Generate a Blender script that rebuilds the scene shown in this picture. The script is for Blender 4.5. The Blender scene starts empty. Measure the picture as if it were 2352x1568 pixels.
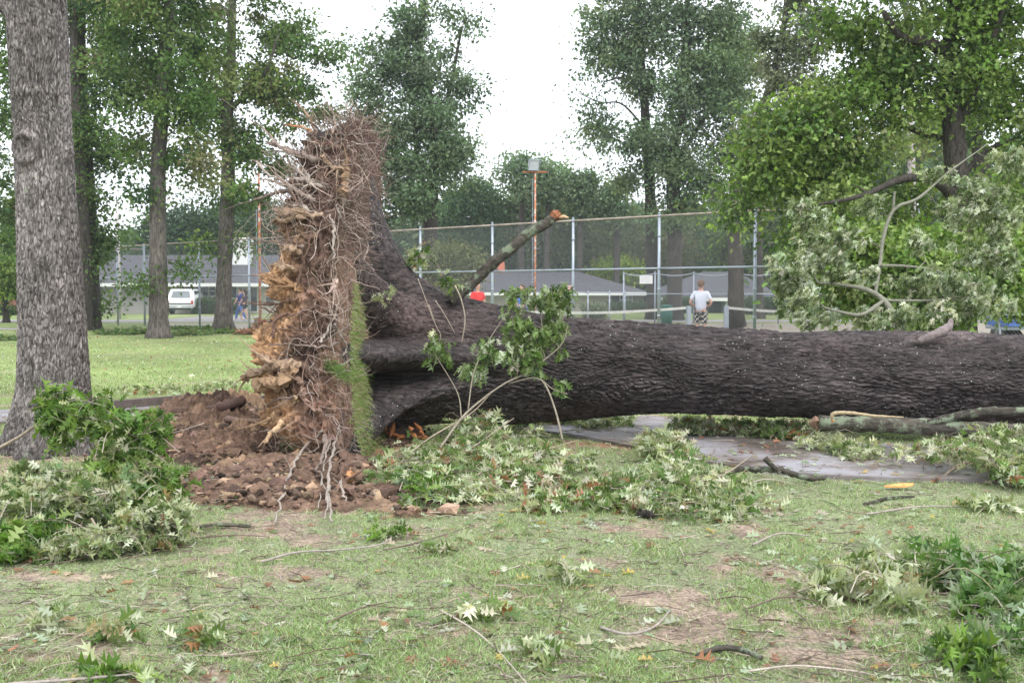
import bpy, math, random
import numpy as np
from math import radians, sin, cos, pi, sqrt, exp

scene = bpy.context.scene
# ------------------------------------------------------------------ camera
F = 2352*24/22.2            # focal length in pixels of a 2352 px wide picture
HZ = 668.0                  # horizon row in that picture
CAMH = 1.6
PITCH = math.atan((784-HZ)/F)
cd = bpy.data.cameras.new('camera')
cam = bpy.data.objects.new('camera', cd)
scene.collection.objects.link(cam)
cam.location = (0, 0, CAMH)
cam.rotation_euler = (pi/2-PITCH, 0, 0)
cd.sensor_width = 22.2; cd.lens = 24.0
cd.clip_start = 0.05; cd.clip_end = 2000
cd.dof.use_dof = True; cd.dof.focus_distance = 10.5; cd.dof.aperture_fstop = 4.5
scene.camera = cam
# ------------------------------------------------------------------ light
SUN_EL, SUN_AZ = radians(58), radians(200)
w = bpy.data.worlds.new("World"); scene.world = w; w.use_nodes = True
nt = w.node_tree; nt.nodes.clear()
sky = nt.nodes.new('ShaderNodeTexSky'); sky.sky_type = 'NISHITA'; sky.sun_disc = False
sky.sun_elevation = SUN_EL; sky.sun_rotation = SUN_AZ
sky.dust_density = 4; sky.air_density = 1.0
mx = nt.nodes.new('ShaderNodeMixRGB'); mx.inputs[0].default_value = 0.86
mx.inputs[2].default_value = (9.3, 9.7, 10.4, 1)       # overcast cloud layer
bg = nt.nodes.new('ShaderNodeBackground'); bg.inputs[1].default_value = 0.13
wo = nt.nodes.new('ShaderNodeOutputWorld')
nt.links.new(sky.outputs[0], mx.inputs[1]); nt.links.new(mx.outputs[0], bg.inputs[0])
nt.links.new(bg.outputs[0], wo.inputs[0])
sl = bpy.data.lights.new('sun', 'SUN'); sl.energy = 1.5; sl.angle = radians(25); sl.color = (1, .97, .92)
so = bpy.data.objects.new('sun', sl); scene.collection.objects.link(so)
# azimuth: light comes from behind and to the right of the camera, high
so.rotation_euler = (radians(38), 0, radians(25))
so.location = (0, 0, 30)
scene.view_settings.view_transform = 'Standard'; scene.view_settings.look = 'None'
scene.view_settings.exposure = 0.80; scene.view_settings.gamma = 1
scene.render.engine = 'CYCLES'
scene.cycles.max_bounces = 6; scene.cycles.diffuse_bounces = 3; scene.cycles.glossy_bounces = 2
scene.cycles.transmission_bounces = 4; scene.cycles.transparent_max_bounces = 6
scene.cycles.volume_bounces = 1

FW = np.array([0, cos(PITCH), -sin(PITCH)]); UP = np.array([0, sin(PITCH), cos(PITCH)])
CO = np.array([0, 0, CAMH])
def ray(px, py):
    return np.array([(px-1176)/F, 0, 0]) + UP*(-(py-784)/F) + FW
def P(px, py, Y):                      # a point at real distance Y
    d = ray(px, py); return CO + d*(Y/d[1])
def G(px, py, z=0.0):                  # a point on the ground
    d = ray(px, py); return CO + d*((z-CAMH)/d[2])
def S(Y): return F/Y

# ------------------------------------------------------------------ noise
def _h(ix, iy, iz, s):
    n = (ix*374761393 + iy*668265263 + iz*2147483647 + s*1274126177) & 0xffffffff
    n = ((n ^ (n >> 13))*1274126177) & 0xffffffff
    n = ((n ^ (n >> 16))*2246822519) & 0xffffffff
    return ((n ^ (n >> 15)) & 0xffffff)/float(0xffffff)
def vnoise(p, s=0):
    p = np.asarray(p, float); i = np.floor(p).astype(np.int64); f = p-i
    f = f*f*f*(f*(f*6-15)+10); r = 0
    for a in (0, 1):
        for b in (0, 1):
            for c in (0, 1):
                wgt = (f[:, 0] if a else 1-f[:, 0])*(f[:, 1] if b else 1-f[:, 1])*(f[:, 2] if c else 1-f[:, 2])
                r = r + wgt*_h(i[:, 0]+a, i[:, 1]+b, i[:, 2]+c, s)
    return r*2-1
def fbm(p, o=4, s=0, g=.5):
    r = 0; a = 1.; t = 0; p = np.asarray(p, float)
    for k in range(o):
        r = r + a*vnoise(p*2.03**k, s+k*7); t += a; a *= g
    return r/t
def worley(p, s=0):
    p = np.asarray(p, float); i = np.floor(p).astype(np.int64); best = np.full(len(p), 9.); sec = np.full(len(p), 9.)
    for a in (-1, 0, 1):
        for b in (-1, 0, 1):
            for c in (-1, 0, 1):
                j = i+np.array([a, b, c])
                q = np.stack([j[:, 0]+_h(j[:, 0], j[:, 1], j[:, 2], s), j[:, 1]+_h(j[:, 0], j[:, 1], j[:, 2], s+11),
                              j[:, 2]+_h(j[:, 0], j[:, 1], j[:, 2], s+23)], 1)
                d = np.sqrt(((p-q)**2).sum(1)); sec = np.minimum(sec, np.maximum(best, d)); best = np.minimum(best, d)
    return best, sec
def sstep(a, b, x):
    t = np.clip((x-a)/(b-a), 0, 1); return t*t*(3-2*t)

# ------------------------------------------------------------------ mesh building
class MB:
    def __init__(s): s.V = []; s.F = []; s.C = []; s.n = 0
    def add(s, v, faces, c=(1, 1, 1)):
        v = np.asarray(v, float)
        if len(v) == 0: return s
        for f in faces:
            f = np.asarray(f, np.int64)
            if f.size: s.F.append(f+s.n)
        c = np.asarray(c, float)
        if c.ndim == 1: c = np.tile(c, (len(v), 1))
        s.V.append(v); s.C.append(c); s.n += len(v); return s
    def box(s, c, d, rz=0, col=(1, 1, 1), taper=1):
        x, y, z = np.array(d)/2
        v = np.array([[-x, -y, -z], [x, -y, -z], [x, y, -z], [-x, y, -z], [-x*taper, -y*taper, z], [x*taper, -y*taper, z], [x*taper, y*taper, z], [-x*taper, y*taper, z]])
        R = np.array([[cos(rz), -sin(rz), 0], [sin(rz), cos(rz), 0], [0, 0, 1]])
        return s.add(v@R.T+np.array(c), [[[0, 3, 2, 1], [4, 5, 6, 7], [0, 1, 5, 4], [1, 2, 6, 5], [2, 3, 7, 6], [3, 0, 4, 7]]], col)
    def tube(s, pts, rad, n=6, col=(1, 1, 1), caps=True, wob=0, rng=None):
        p = np.asarray(pts, float); m = len(p); rad = np.broadcast_to(np.asarray(rad, float), (m,))
        t = np.gradient(p, axis=0); t /= np.linalg.norm(t, axis=1)[:, None]+1e-9
        a = np.array([0, 0, 1.]) if abs(t[0][2]) < .8 else np.array([1., 0, 0])
        u = np.cross(t[0], a); u /= np.linalg.norm(u); U = []
        for k in range(m):
            u = u-t[k]*(u@t[k]); u /= np.linalg.norm(u)+1e-9; U.append(u)
        U = np.array(U); W = np.cross(t, U); th = np.arange(n)*2*pi/n
        r = rad[:, None]*np.ones(n)
        if wob and rng is not None: r = r*(1+wob*rng.normal(size=(m, n)))
        v = p[:, None]+r[..., None]*(np.cos(th)[None, :, None]*U[:, None]+np.sin(th)[None, :, None]*W[:, None])
        v = v.reshape(-1, 3); i = np.arange(m-1)[:, None]*n; j = np.arange(n)[None]; j2 = (j+1) % n
        q = np.stack([i+j, i+j2, i+n+j2, i+n+j], -1).reshape(-1, 4); fs = [q]
        if caps: fs += [[list(range(n))[::-1]], [list(range((m-1)*n, m*n))]]
        return s.add(v, fs, col)
    def prism(s, poly, off, col=(1, 1, 1)):
        poly = np.asarray(poly, float); off = np.asarray(off, float); n = len(poly)
        v = np.vstack([poly, poly+off]); fs = [[list(range(n))[::-1]], [list(range(n, 2*n))], [[i, (i+1) % n, n+(i+1) % n, n+i] for i in range(n)]]
        return s.add(v, fs, col)
    def build(s, name, mat, parent=None, smooth=False, loc=None):
        V = np.vstack(s.V); C = np.vstack(s.C)
        off = np.array(loc if loc is not None else (parent.location if parent is not None and parent.type == 'EMPTY' else (0, 0, 0)), float)
        base = off if parent is None else world_loc(parent)
        if parent is not None: off = base
        me = bpy.data.meshes.new(name); me.vertices.add(len(V)); me.vertices.foreach_set('co', (V-off).astype(np.float32).ravel())
        idx = np.concatenate([f.ravel() for f in s.F]); ln = np.concatenate([np.full(len(f), f.shape[1]) for f in s.F])
        me.loops.add(len(idx)); me.loops.foreach_set('vertex_index', idx.astype(np.int32))
        me.polygons.add(len(ln)); me.polygons.foreach_set('loop_start', np.concatenate([[0], np.cumsum(ln)[:-1]]).astype(np.int32))
        me.polygons.foreach_set('loop_total', ln.astype(np.int32))
        me.polygons.foreach_set('use_smooth', np.full(len(ln), bool(smooth)))
        at = me.color_attributes.new('col', 'FLOAT_COLOR', 'POINT')
        at.data.foreach_set('color', np.hstack([C, np.ones((len(C), 1))]).astype(np.float32).ravel())
        me.update(calc_edges=True); me.materials.append(mat)
        o = bpy.data.objects.new(name, me); scene.collection.objects.link(o)
        if parent is not None: o.parent = parent
        else: o.location = off
        return o
def world_loc(o):
    l = np.array(o.location, float)
    while o.parent: o = o.parent; l = l+np.array(o.location, float)
    return l
def tag(o, label=None, cat=None, group=None, kind=None):
    if label: o['label'] = label
    if cat: o['category'] = cat
    if group: o['group'] = group
    if kind: o['kind'] = kind
    return o
def thing(name, label, cat, loc=(0, 0, 0), group=None):
    o = bpy.data.objects.new(name, None); scene.collection.objects.link(o); o.location = tuple(float(a) for a in loc)
    o.empty_display_size = .2
    return tag(o, label, cat, group)
def spline(pts, n):
    p = np.asarray(pts, float); m = len(p)
    if m < 3:
        t = np.linspace(0, 1, n)[:, None]; return p[0]*(1-t)+p[-1]*t
    q = np.vstack([2*p[0]-p[1], p, 2*p[-1]-p[-2]]); out = []
    for t in np.linspace(0, m-1-1e-6, n):
        i = int(t); f = t-i; a, b, c, d = q[i:i+4]
        out.append(.5*((2*b)+(-a+c)*f+(2*a-5*b+4*c-d)*f*f+(-a+3*b-3*c+d)*f**3))
    return np.array(out)

# ------------------------------------------------------------------ materials
def newmat(name, rough=.8, spec=.25):
    m = bpy.data.materials.new(name); m.use_nodes = True; nt = m.node_tree; b = nt.nodes['Principled BSDF']
    b.inputs['Roughness'].default_value = rough; b.inputs['Specular IOR Level'].default_value = spec
    return m, nt, b
def nnode(nt, scale, detail=5, rough=.6, vec=None, dist=0):
    n = nt.nodes.new('ShaderNodeTexNoise'); n.inputs['Scale'].default_value = scale
    n.inputs['Detail'].default_value = detail; n.inputs['Roughness'].default_value = rough; n.inputs['Distortion'].default_value = dist
    if vec: nt.links.new(vec, n.inputs['Vector'])
    return n
def ramp(nt, fac, stops):
    r = nt.nodes.new('ShaderNodeValToRGB'); e = r.color_ramp.elements
    while len(e) < len(stops): e.new(.5)
    for k, (p, c) in enumerate(stops): e[k].position = p; e[k].color = (*c, 1)
    nt.links.new(fac, r.inputs[0]); return r
def coords(nt, scale=(1, 1, 1)):
    t = nt.nodes.new('ShaderNodeTexCoord'); m = nt.nodes.new('ShaderNodeMapping'); m.inputs['Scale'].default_value = scale
    nt.links.new(t.outputs['Object'], m.inputs['Vector']); return m.outputs[0]
def mix(nt, fac, a, b, mode='MIX'):
    m = nt.nodes.new('ShaderNodeMixRGB'); m.blend_type = mode
    for i, v in enumerate((fac, a, b)):
        if isinstance(v, (int, float)): m.inputs[i].default_value = v
        elif isinstance(v, tuple): m.inputs[i].default_value = (*v, 1)
        else: nt.links.new(v, m.inputs[i])
    return m.outputs[0]
def bump(nt, b, h, strength, dist):
    n = nt.nodes.new('ShaderNodeBump'); n.inputs['Strength'].default_value = strength; n.inputs['Distance'].default_value = dist
    nt.links.new(h, n.inputs['Height']); nt.links.new(n.outputs[0], b.inputs['Normal']); return n
def attr(nt):
    a = nt.nodes.new('ShaderNodeAttribute'); a.attribute_name = 'col'; return a.outputs['Color']
def flat(name, c, rough=.7, var=.15, scale=8, metal=0, bumps=0, spec=.3):
    m, nt, b = newmat(name, rough, spec); v = coords(nt); n = nnode(nt, scale, vec=v)
    lo = tuple(x*(1-var) for x in c); hi = tuple(min(1, x*(1+var)) for x in c)
    r = ramp(nt, n.outputs[0], [(.3, lo), (.7, hi)]); nt.links.new(r.outputs[0], b.inputs['Base Color'])
    b.inputs['Metallic'].default_value = metal
    if bumps: bump(nt, b, n.outputs[0], .5, bumps)
    return m
def vcol(name, rough=.85, var=.25, scale=30, bumpd=.004, spec=.15, stretch=(1, 1, 1)):
    m, nt, b = newmat(name, rough, spec); v = coords(nt, stretch); n = nnode(nt, scale, 6, vec=v)
    r = ramp(nt, n.outputs[0], [(.3, (1-var,)*3), (.7, (1+var,)*3)])
    nt.links.new(mix(nt, 1.0, attr(nt), r.outputs[0], 'MULTIPLY'), b.inputs['Base Color'])
    if bumpd: bump(nt, b, n.outputs[0], .6, bumpd)
    return m
def leafmat(name, trans=.3, rough=.45, spec=.35):
    m, nt, b = newmat(name, rough, spec); a = attr(nt); nt.links.new(a, b.inputs['Base Color'])
    t = nt.nodes.new('ShaderNodeBsdfTranslucent')
    g = nt.nodes.new('ShaderNodeGamma'); nt.links.new(mix(nt, 1.0, a, (1.25, 1.35, .6), 'MULTIPLY'), g.inputs[0]); g.inputs[1].default_value = 1.0
    nt.links.new(g.outputs[0], t.inputs[0]); ms = nt.nodes.new('ShaderNodeMixShader'); ms.inputs[0].default_value = trans
    nt.links.new(b.outputs[0], ms.inputs[1]); nt.links.new(t.outputs[0], ms.inputs[2])
    nt.links.new(ms.outputs[0], nt.nodes['Material Output'].inputs[0]); return m
def barkmat(name, dark, light, axis='z', k=1.0, speck=None, speck_t=.68, lich=None, rough=.85, bd=.012):
    st = {'z': (26*k, 26*k, 5*k), 'x': (5*k, 24*k, 24*k)}[axis]
    m, nt, b = newmat(name, rough, .2); v = coords(nt, st); n = nnode(nt, 1.0, 7, .65, v, .6)
    v2 = coords(nt); big = nnode(nt, 1.7, 4, .6, v2)
    r = ramp(nt, n.outputs[0], [(.36, dark), (.62, light)])
    r2 = ramp(nt, big.outputs[0], [(.3, (.75, .75, .75)), (.7, (1.25, 1.22, 1.2))])
    c = mix(nt, 1.0, r.outputs[0], r2.outputs[0], 'MULTIPLY'); c = mix(nt, 1.0, c, attr(nt), 'MULTIPLY')
    if lich:
        ln = nnode(nt, 7, 6, .7, v2); lr = ramp(nt, ln.outputs[0], [(lich[1], (0, 0, 0)), (lich[1]+.07, (1, 1, 1))])
        c = mix(nt, lr.outputs[0], c, lich[0])
    if speck:
        sn = nt.nodes.new('ShaderNodeTexVoronoi'); sn.inputs['Scale'].default_value = 22; nt.links.new(coords(nt, (.8, 1, 1)), sn.inputs['Vector'])
        sr = ramp(nt, sn.outputs['Distance'], [(speck_t, (1, 1, 1)), (speck_t+.03, (0, 0, 0))])
        pn = nnode(nt, 2.2, 5, .7, v2); pr = ramp(nt, pn.outputs[0], [(.48, (0, 0, 0)), (.56, (1, 1, 1))])
        c = mix(nt, mix(nt, 1.0, sr.outputs[0], pr.outputs[0], 'MULTIPLY'), c, speck)
    nt.links.new(c, b.inputs['Base Color']); bump(nt, b, n.outputs[0], .8, bd); return m

M_leaf = leafmat('oak_foliage', .32); M_leaf_far = leafmat('far_foliage', .3, .6, .2); M_dry = leafmat('dry_leaves', .15, .7, .15)
M_grass = leafmat('grass_blades', .3, .6, .2)
M_bark_far = barkmat('dark_oak_bark', (.018, .015, .013), (.085, .075, .066), 'z', .8)
M_bark_mid = barkmat('grey_oak_bark', (.035, .03, .027), (.15, .135, .12), 'z', .8, lich=((.17, .19, .13), .66))
M_bark_near = barkmat('pale_grey_oak_bark', (.05, .045, .043), (.27, .255, .245), 'z', 1.6, lich=((.26, .29, .22), .64), bd=.02)
M_bark_fallen = barkmat('wet_dark_bark', (.008, .007, .007), (.10, .085, .085), 'x', 1.2, speck=(.42, .47, .40), speck_t=.11, rough=.62, bd=.014)
M_lichen = barkmat('lichen_covered_bark', (.03, .028, .022), (.10, .09, .075), 'x', 1.5, lich=((.17, .205, .14), .52))
M_twig = vcol('twig_bark', .8, .3, 40)
M_soil = vcol('clay_soil', .95, .35, 28, .02)
M_root = vcol('root_bark', .85, .3, 30, .006)
M_galv = flat('galvanised_steel', (.36, .40, .46), .45, .12, 4, .55)
M_wire = flat('galvanised_wire', (.27, .29, .30), .5, .1, 4, .4)
M_rust = flat('rusty_rail', (.40, .33, .29), .6, .3, 3, .4)
M_white = flat('white_paint', (.72, .72, .70), .6, .06, 3)
M_glass = flat('dark_window_glass', (.05, .06, .07), .12, .2, 2, spec=.7)
M_roof = vcol('asphalt_shingles', .95, .25, 5, .01)
M_skin = flat('skin', (.55, .32, .24), .55, .06, 6)

# ------------------------------------------------------------------ leaf templates
def _oak(curl, fold, twist):
    mid = [.10, .30, .50, .72, 1.0]; lob = [(.20, .22), (.40, .36), (.66, .28)]; nt_ = [(.32, .06), (.52, .07), (.74, .05)]
    V = [(x, 0) for x in mid]; Fc = []
    for sgn in (1, -1):
        b = len(V)
        for (lx, ly), (nx, ny) in zip(lob, nt_): V += [(lx+.06, ly*sgn), (nx, ny*sgn)]
        for k in range(3):
            L, N = b+2*k, b+2*k+1
            f1 = [k, L, N]; f2 = [k, N, k+1]
            if k == 2: f2 = [k, N, 3]; Fc.append([3, N, 4] if sgn > 0 else [N, 3, 4])
            if sgn < 0: f1, f2 = f1[::-1], f2[::-1]
            Fc += [f1, f2]
    V = np.array(V); x, y = V[:, 0], V[:, 1]
    y2 = y*(1-.55*min(1, abs(fold)/1.6)); z = fold*np.abs(y)-curl*x*x+twist*x*y
    return np.stack([x, y2, z], 1), np.array(Fc)
OAK = [_oak(.35, .5, .3), _oak(.1, -.5, -.8), _oak(.6, 1.2, .2), _oak(-.3, .9, .9), _oak(.4, 1.1, -.8), _oak(.2, .2, .6)]
_star = (np.array([[0, 0, 0], [.35, .38, .08], [.45, .12, 0], [.75, .3, .05], [1, 0, -.15], [.75, -.3, .05], [.45, -.12, 0], [.35, -.38, .08]]),
         np.array([[0, 1, 2], [2, 3, 4], [0, 2, 6], [2, 4, 6], [6, 4, 5], [0, 6, 7]]))
DIA = [(np.array([[0, 0, 0], [.45, .33, .1], [1, 0, -.1], [.5, -.3, .1]]), np.array([[0, 1, 2], [0, 2, 3]]))]
STAR = [_star]
def leaves(mb, pos, d, nrm, size, col, tmpl, rng):
    N = len(pos); d = d/(np.linalg.norm(d, axis=1)[:, None]+1e-9)
    s = np.cross(nrm, d); s /= np.linalg.norm(s, axis=1)[:, None]+1e-9; n = np.cross(d, s)
    which = rng.integers(0, len(tmpl), N)
    for k, (tv, tf) in enumerate(tmpl):
        I = np.nonzero(which == k)[0]
        if not len(I): continue
        sz = size[I][:, None, None]
        v = pos[I][:, None]+sz*(tv[None, :, 0, None]*d[I][:, None]+tv[None, :, 1, None]*s[I][:, None]+tv[None, :, 2, None]*n[I][:, None])
        f = (tf[None]+(np.arange(len(I))*len(tv))[:, None, None]).reshape(-1, tf.shape[1])
        mb.add(v.reshape(-1, 3), [f], np.repeat(col[I], len(tv), 0))
def unit(rng, n):
    v = rng.normal(size=(n, 3)); return v/np.linalg.norm(v, axis=1)[:, None]

OAKFLAT = [_oak(.1, .15, .3), _oak(-.1, -.15, -.4), _oak(.3, .3, .2), _oak(.15, .55, -.5)]
# palette helper: rows of (weight, colour)
def pick(rng, n, pal, jit=.15):
    wts = np.array([p[0] for p in pal], float); wts /= wts.sum(); c = np.array([p[1] for p in pal])
    k = rng.choice(len(pal), n, p=wts)
    return np.clip(c[k]*(1+jit*rng.normal(size=(n, 1)))*(1+.04*rng.normal(size=(n, 3))), .003, .9)

# ================================================================== THE GROUND
PATH_F = [G(3300, 1118), G(2700, 1113), G(2352, 1108), G(1900, 1096), G(1640, 1066), G(1480, 1034), G(1330, 1004), G(1180, 984), G(1000, 968), G(640, 958), G(300, 966), G(0, 972), G(-500, 990), G(-1500, 1040)]
PATH_F = spline(np.array(PATH_F), 90); PATH_F[:, 2] = 0
_t = np.gradient(PATH_F, axis=0); _n = np.stack([_t[:, 1], -_t[:, 0], 0*_t[:, 0]], 1); _n /= np.linalg.norm(_n, axis=1)[:, None]
if _n[45, 1] < 0: _n = -_n
PATH_W = np.interp(PATH_F[:, 0], [-6, -3, 0, 4, 8], [1.5, 1.7, 2.0, 2.2, 2.2]); PATH_B = PATH_F+_n*PATH_W[:, None]
def path_dist(x, y):                     # >0 inside the path
    o = np.argsort(PATH_F[:, 0]); yf = np.interp(x, PATH_F[o, 0], PATH_F[o, 1]); o2 = np.argsort(PATH_B[:, 0]); yb = np.interp(x, PATH_B[o2, 0], PATH_B[o2, 1])
    return np.minimum(y-yf, yb-y)
MOUND = [(G(560, 1010), 1.0, 1.5, .17), (G(500, 955), .85, .9, .24), (G(700, 1090), 1.0, .75, .15), (G(640, 1150), .75, .34, .12), (G(880, 1150), .7, .34, .12),
         (G(960, 1185), .45, .12, .075), (G(720, 1010), 1.2, 1.6, .15), (G(430, 1000), .5, 1.0, .15), (G(560, 1120), .6, .6, .15)]
def mound_raw(x, y):
    h = np.zeros_like(x)
    for c, rx, ry, a in MOUND: h = np.maximum(h, a*np.exp(-(((x-c[0])/rx)**2+((y-c[1])/ry)**2)**1.3))
    return h
def bare(x, y):                          # bare earth patches in the lawn, 0..1
    p = np.stack([x*.75, y*.55, 0*x], 1); n = fbm(p, 4, 3); q = np.stack([x*3.2, y*2.6, 0*x+5], 1)
    b = .5*n+.7*fbm(q, 4, 9)+.3*vnoise(q*3.7, 19)+.24*np.exp(-(((x-.5)/1.3)**2+((y-7.4)/.30)**2))+.24*np.exp(-(((x+.2)/1.2)**2+((y-8.7)/.4)**2))
    b = b+.2*np.exp(-(((x+1.6)/.9)**2+((y-4.7)/.3)**2))+.45*np.exp(-(((x-1.0)/.8)**2+((y-11.4)/.5)**2))
    return sstep(.10, .42, b)*(1-sstep(15, 19, y)*.75)
def gz(x, y):
    x = np.atleast_1d(np.asarray(x, float)); y = np.atleast_1d(np.asarray(y, float))
    p = np.stack([x*.9, y*.9, 0*x], 1); q = np.stack([x*9, y*9, 0*x], 1)
    m = (1-sstep(17, 22, y))*(1-sstep(-.35, -.1, path_dist(x, y)))
    return m*(.03*fbm(p, 3, 1)+.011*fbm(q, 3, 2))-.012*sstep(-.3, .0, path_dist(x, y))*(1-sstep(30, 40, y))
def axis_coords(dense, rest):
    return np.array(sorted(set(np.round(np.concatenate(dense+[np.array(rest, float)]), 4))))
gx = axis_coords([np.arange(-6.5, 6.5, .045), np.arange(-26, 26, .8)], [-600, -300, -150, -80, -50, -35, 35, 50, 80, 150, 300, 600])
gy = axis_coords([np.arange(3.4, 13, .045), np.arange(13, 22, .12), np.arange(22, 60, .8)], [-60, -20, -5, 0, 2, 70, 90, 130, 200, 400, 900])
GX, GY = np.meshgrid(gx, gy); X_, Y_ = GX.ravel(), GY.ravel(); Z_ = gz(X_, Y_)
bm_ = bare(X_, Y_)
g1 = fbm(np.stack([X_*.5, Y_*.5, 0*X_], 1), 3, 21)[:, None]
grasscol = np.array([.19, .235, .09])*(1+.45*g1); near = (1-sstep(9, 15, Y_))[:, None]
grasscol = grasscol*(1-near)+near*np.array([.19, .21, .12])*(1+.3*g1)
soilcol = np.array([.26, .20, .155])*(1+.5*fbm(np.stack([X_*6, Y_*6, 0*X_], 1), 4, 22)[:, None]+.2*vnoise(np.stack([X_*17, Y_*17, 0*X_], 1), 23)[:, None])
chips = np.exp(-(((X_-1.1)/.7)**2+((Y_-11.5)/.4)**2))[:, None]
soilcol = soilcol*(1-chips)+chips*np.array([.27, .13, .08])
near_tree = np.exp(-(((X_+4.6)/1.3)**2+((Y_-10.6)/.8)**2)); bm_ = np.maximum(bm_, sstep(.3, .7, near_tree))
C_ = grasscol*(1-bm_[:, None])+soilcol*bm_[:, None]
ny, nx = GX.shape; ii = np.arange(ny-1)[:, None]*nx; jj = np.arange(nx-1)[None]
q_ = np.stack([ii+jj, ii+jj+1, ii+nx+jj+1, ii+nx+jj], -1).reshape(-1, 4)
m_ground = vcol('lawn_and_soil', .95, .6, 48, .02, .1)
mb = MB(); mb.add(np.stack([X_, Y_, Z_], 1), [q_], C_); tag(mb.build('ground', m_ground, None, True), kind='structure')

# concrete path
M_conc, nt, b = newmat('damp_concrete', .55, .4); v = coords(nt); n1 = nnode(nt, 1.3, 5, .6, v); n2 = nnode(nt, 45, 4, .6, v)
r1 = ramp(nt, n1.outputs[0], [(.36, (.11, .085, .075)), (.48, (.20, .175, .17)), (.62, (.28, .27, .29))]); r2 = ramp(nt, n2.outputs[0], [(.3, (.82,)*3), (.7, (1.12,)*3)])
nt.links.new(mix(nt, 1., r1.outputs[0], r2.outputs[0], 'MULTIPLY'), b.inputs['Base Color']); bump(nt, b, n2.outputs[0], .3, .003)
rr = ramp(nt, n1.outputs[0], [(.35, (.35,)*3), (.65, (.7,)*3)]); nt.links.new(rr.outputs[0], b.inputs['Roughness'])
mb = MB(); nP = len(PATH_F)
K = np.linspace(0, 1, 24)[None, :, None]; top = PATH_F[:, None]*(1-K)+PATH_B[:, None]*K
tp = top.reshape(-1, 3).copy(); tp[:, 2] = .022+.004*vnoise(tp*3, 4)
i = np.arange(nP-1)[:, None]*24; j = np.arange(23)[None]
mb.add(tp, [np.stack([i+j, i+24+j, i+25+j, i+j+1], -1).reshape(-1, 4)])
for edge in (0, 23):
    a = tp.reshape(nP, 24, 3)[:, edge]; bb = a.copy(); bb[:, 2] = -.06; k = np.arange(nP-1)
    mb.add(np.vstack([a, bb]), [np.stack([k, k+1, k+1+nP, k+nP], -1)])
tag(mb.build('path', M_conc, None, False), kind='structure')
M_kerb = flat('weathered_kerb', (.12, .095, .085), .8, .3, 9, bumps=.01)
mb = MB()
kp = spline([G(215, 946), G(330, 936), G(470, 925), G(560, 928), G(650, 930)], 14)
for a, c in zip(kp[:-1], kp[1:]):
    dd = c-a; n = np.array([dd[1], -dd[0], 0]); n = n/np.linalg.norm(n)*.06
    mb.prism([a-n+[0, 0, -.05], a+n+[0, 0, -.05], a+n+[0, 0, .13], a-n+[0, 0, .13]], dd)
tag(mb.build('kerb', M_kerb), kind='structure', label=None)

# soil mound thrown up round the root plate
mx_ = np.arange(-5.2, .35, .02); my_ = np.arange(7.3, 16.2, .026); MX, MY = np.meshgrid(mx_, my_); x, y = MX.ravel(), MY.ravel()
raw = mound_raw(x+.12*vnoise(np.stack([x*3, y*3, 0*x], 1), 31), y+.12*vnoise(np.stack([x*3, y*3, 0*x], 1), 32))
f1, s1 = worley(np.stack([x*6, y*6, 0*x], 1), 5); f2, s2 = worley(np.stack([x*15, y*15, 0*x], 1), 6)
cl = .09*(.8-f1)+.07*(.8-f2)+.03*(.8-worley(np.stack([x*34, y*34, 0*x], 1), 9)[0])+.05*fbm(np.stack([x*2.5, y*2.5, 0*x], 1), 4, 8)+.02*fbm(np.stack([x*30, y*30, 0*x], 1), 2, 8)
cl = cl*(1+.8*sstep(-2.2, -3.2, x)); hgt = raw-.055+cl*sstep(.02, .15, raw); hgt = hgt-.25*np.exp(-(((x+3.3)/.45)**2+((y-11.6)/.5)**2))*.5
n_ = fbm(np.stack([x*1.6, y*1.2, 0*x], 1), 4, 12)[:, None]; tan_ = np.array([.29, .195, .125]); red = np.array([.155, .10, .072]); dk = np.array([.06, .038, .03])
wt = sstep(.0, .4, n_+.25*np.exp(-((y-10.2)/1.2)**2)[:, None]); wd = sstep(.02, .35, fbm(np.stack([x*1.3+9, y*1.3, 0*x], 1), 4, 14)[:, None])
mc = (red*(1-wt)+tan_*wt); mc = mc*(1-wd)+dk*wd
mc = mc*(1+.35*vnoise(np.stack([x*14, y*14, 0*x], 1), 44)[:, None])
ny, nx = MX.shape; keepv = hgt > -.03; ii = np.arange(ny-1)[:, None]*nx; jj = np.arange(nx-1)[None]
q_ = np.stack([ii+jj, ii+jj+1, ii+nx+jj+1, ii+nx+jj], -1).reshape(-1, 4); q_ = q_[keepv[q_].all(1)]
used = np.unique(q_); rm = np.full(len(x), -1); rm[used] = np.arange(len(used))
mb = MB(); mb.add(np.stack([x, y, hgt], 1)[used], [rm[q_]], mc[used])
tag(mb.build('soil_mound', M_soil, None, False), kind='structure')
def mz(x, y):                           # height of the mound or ground
    x = np.atleast_1d(x); y = np.atleast_1d(y); return np.maximum(mound_raw(x, y)-.05+.02, gz(x, y))

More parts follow.
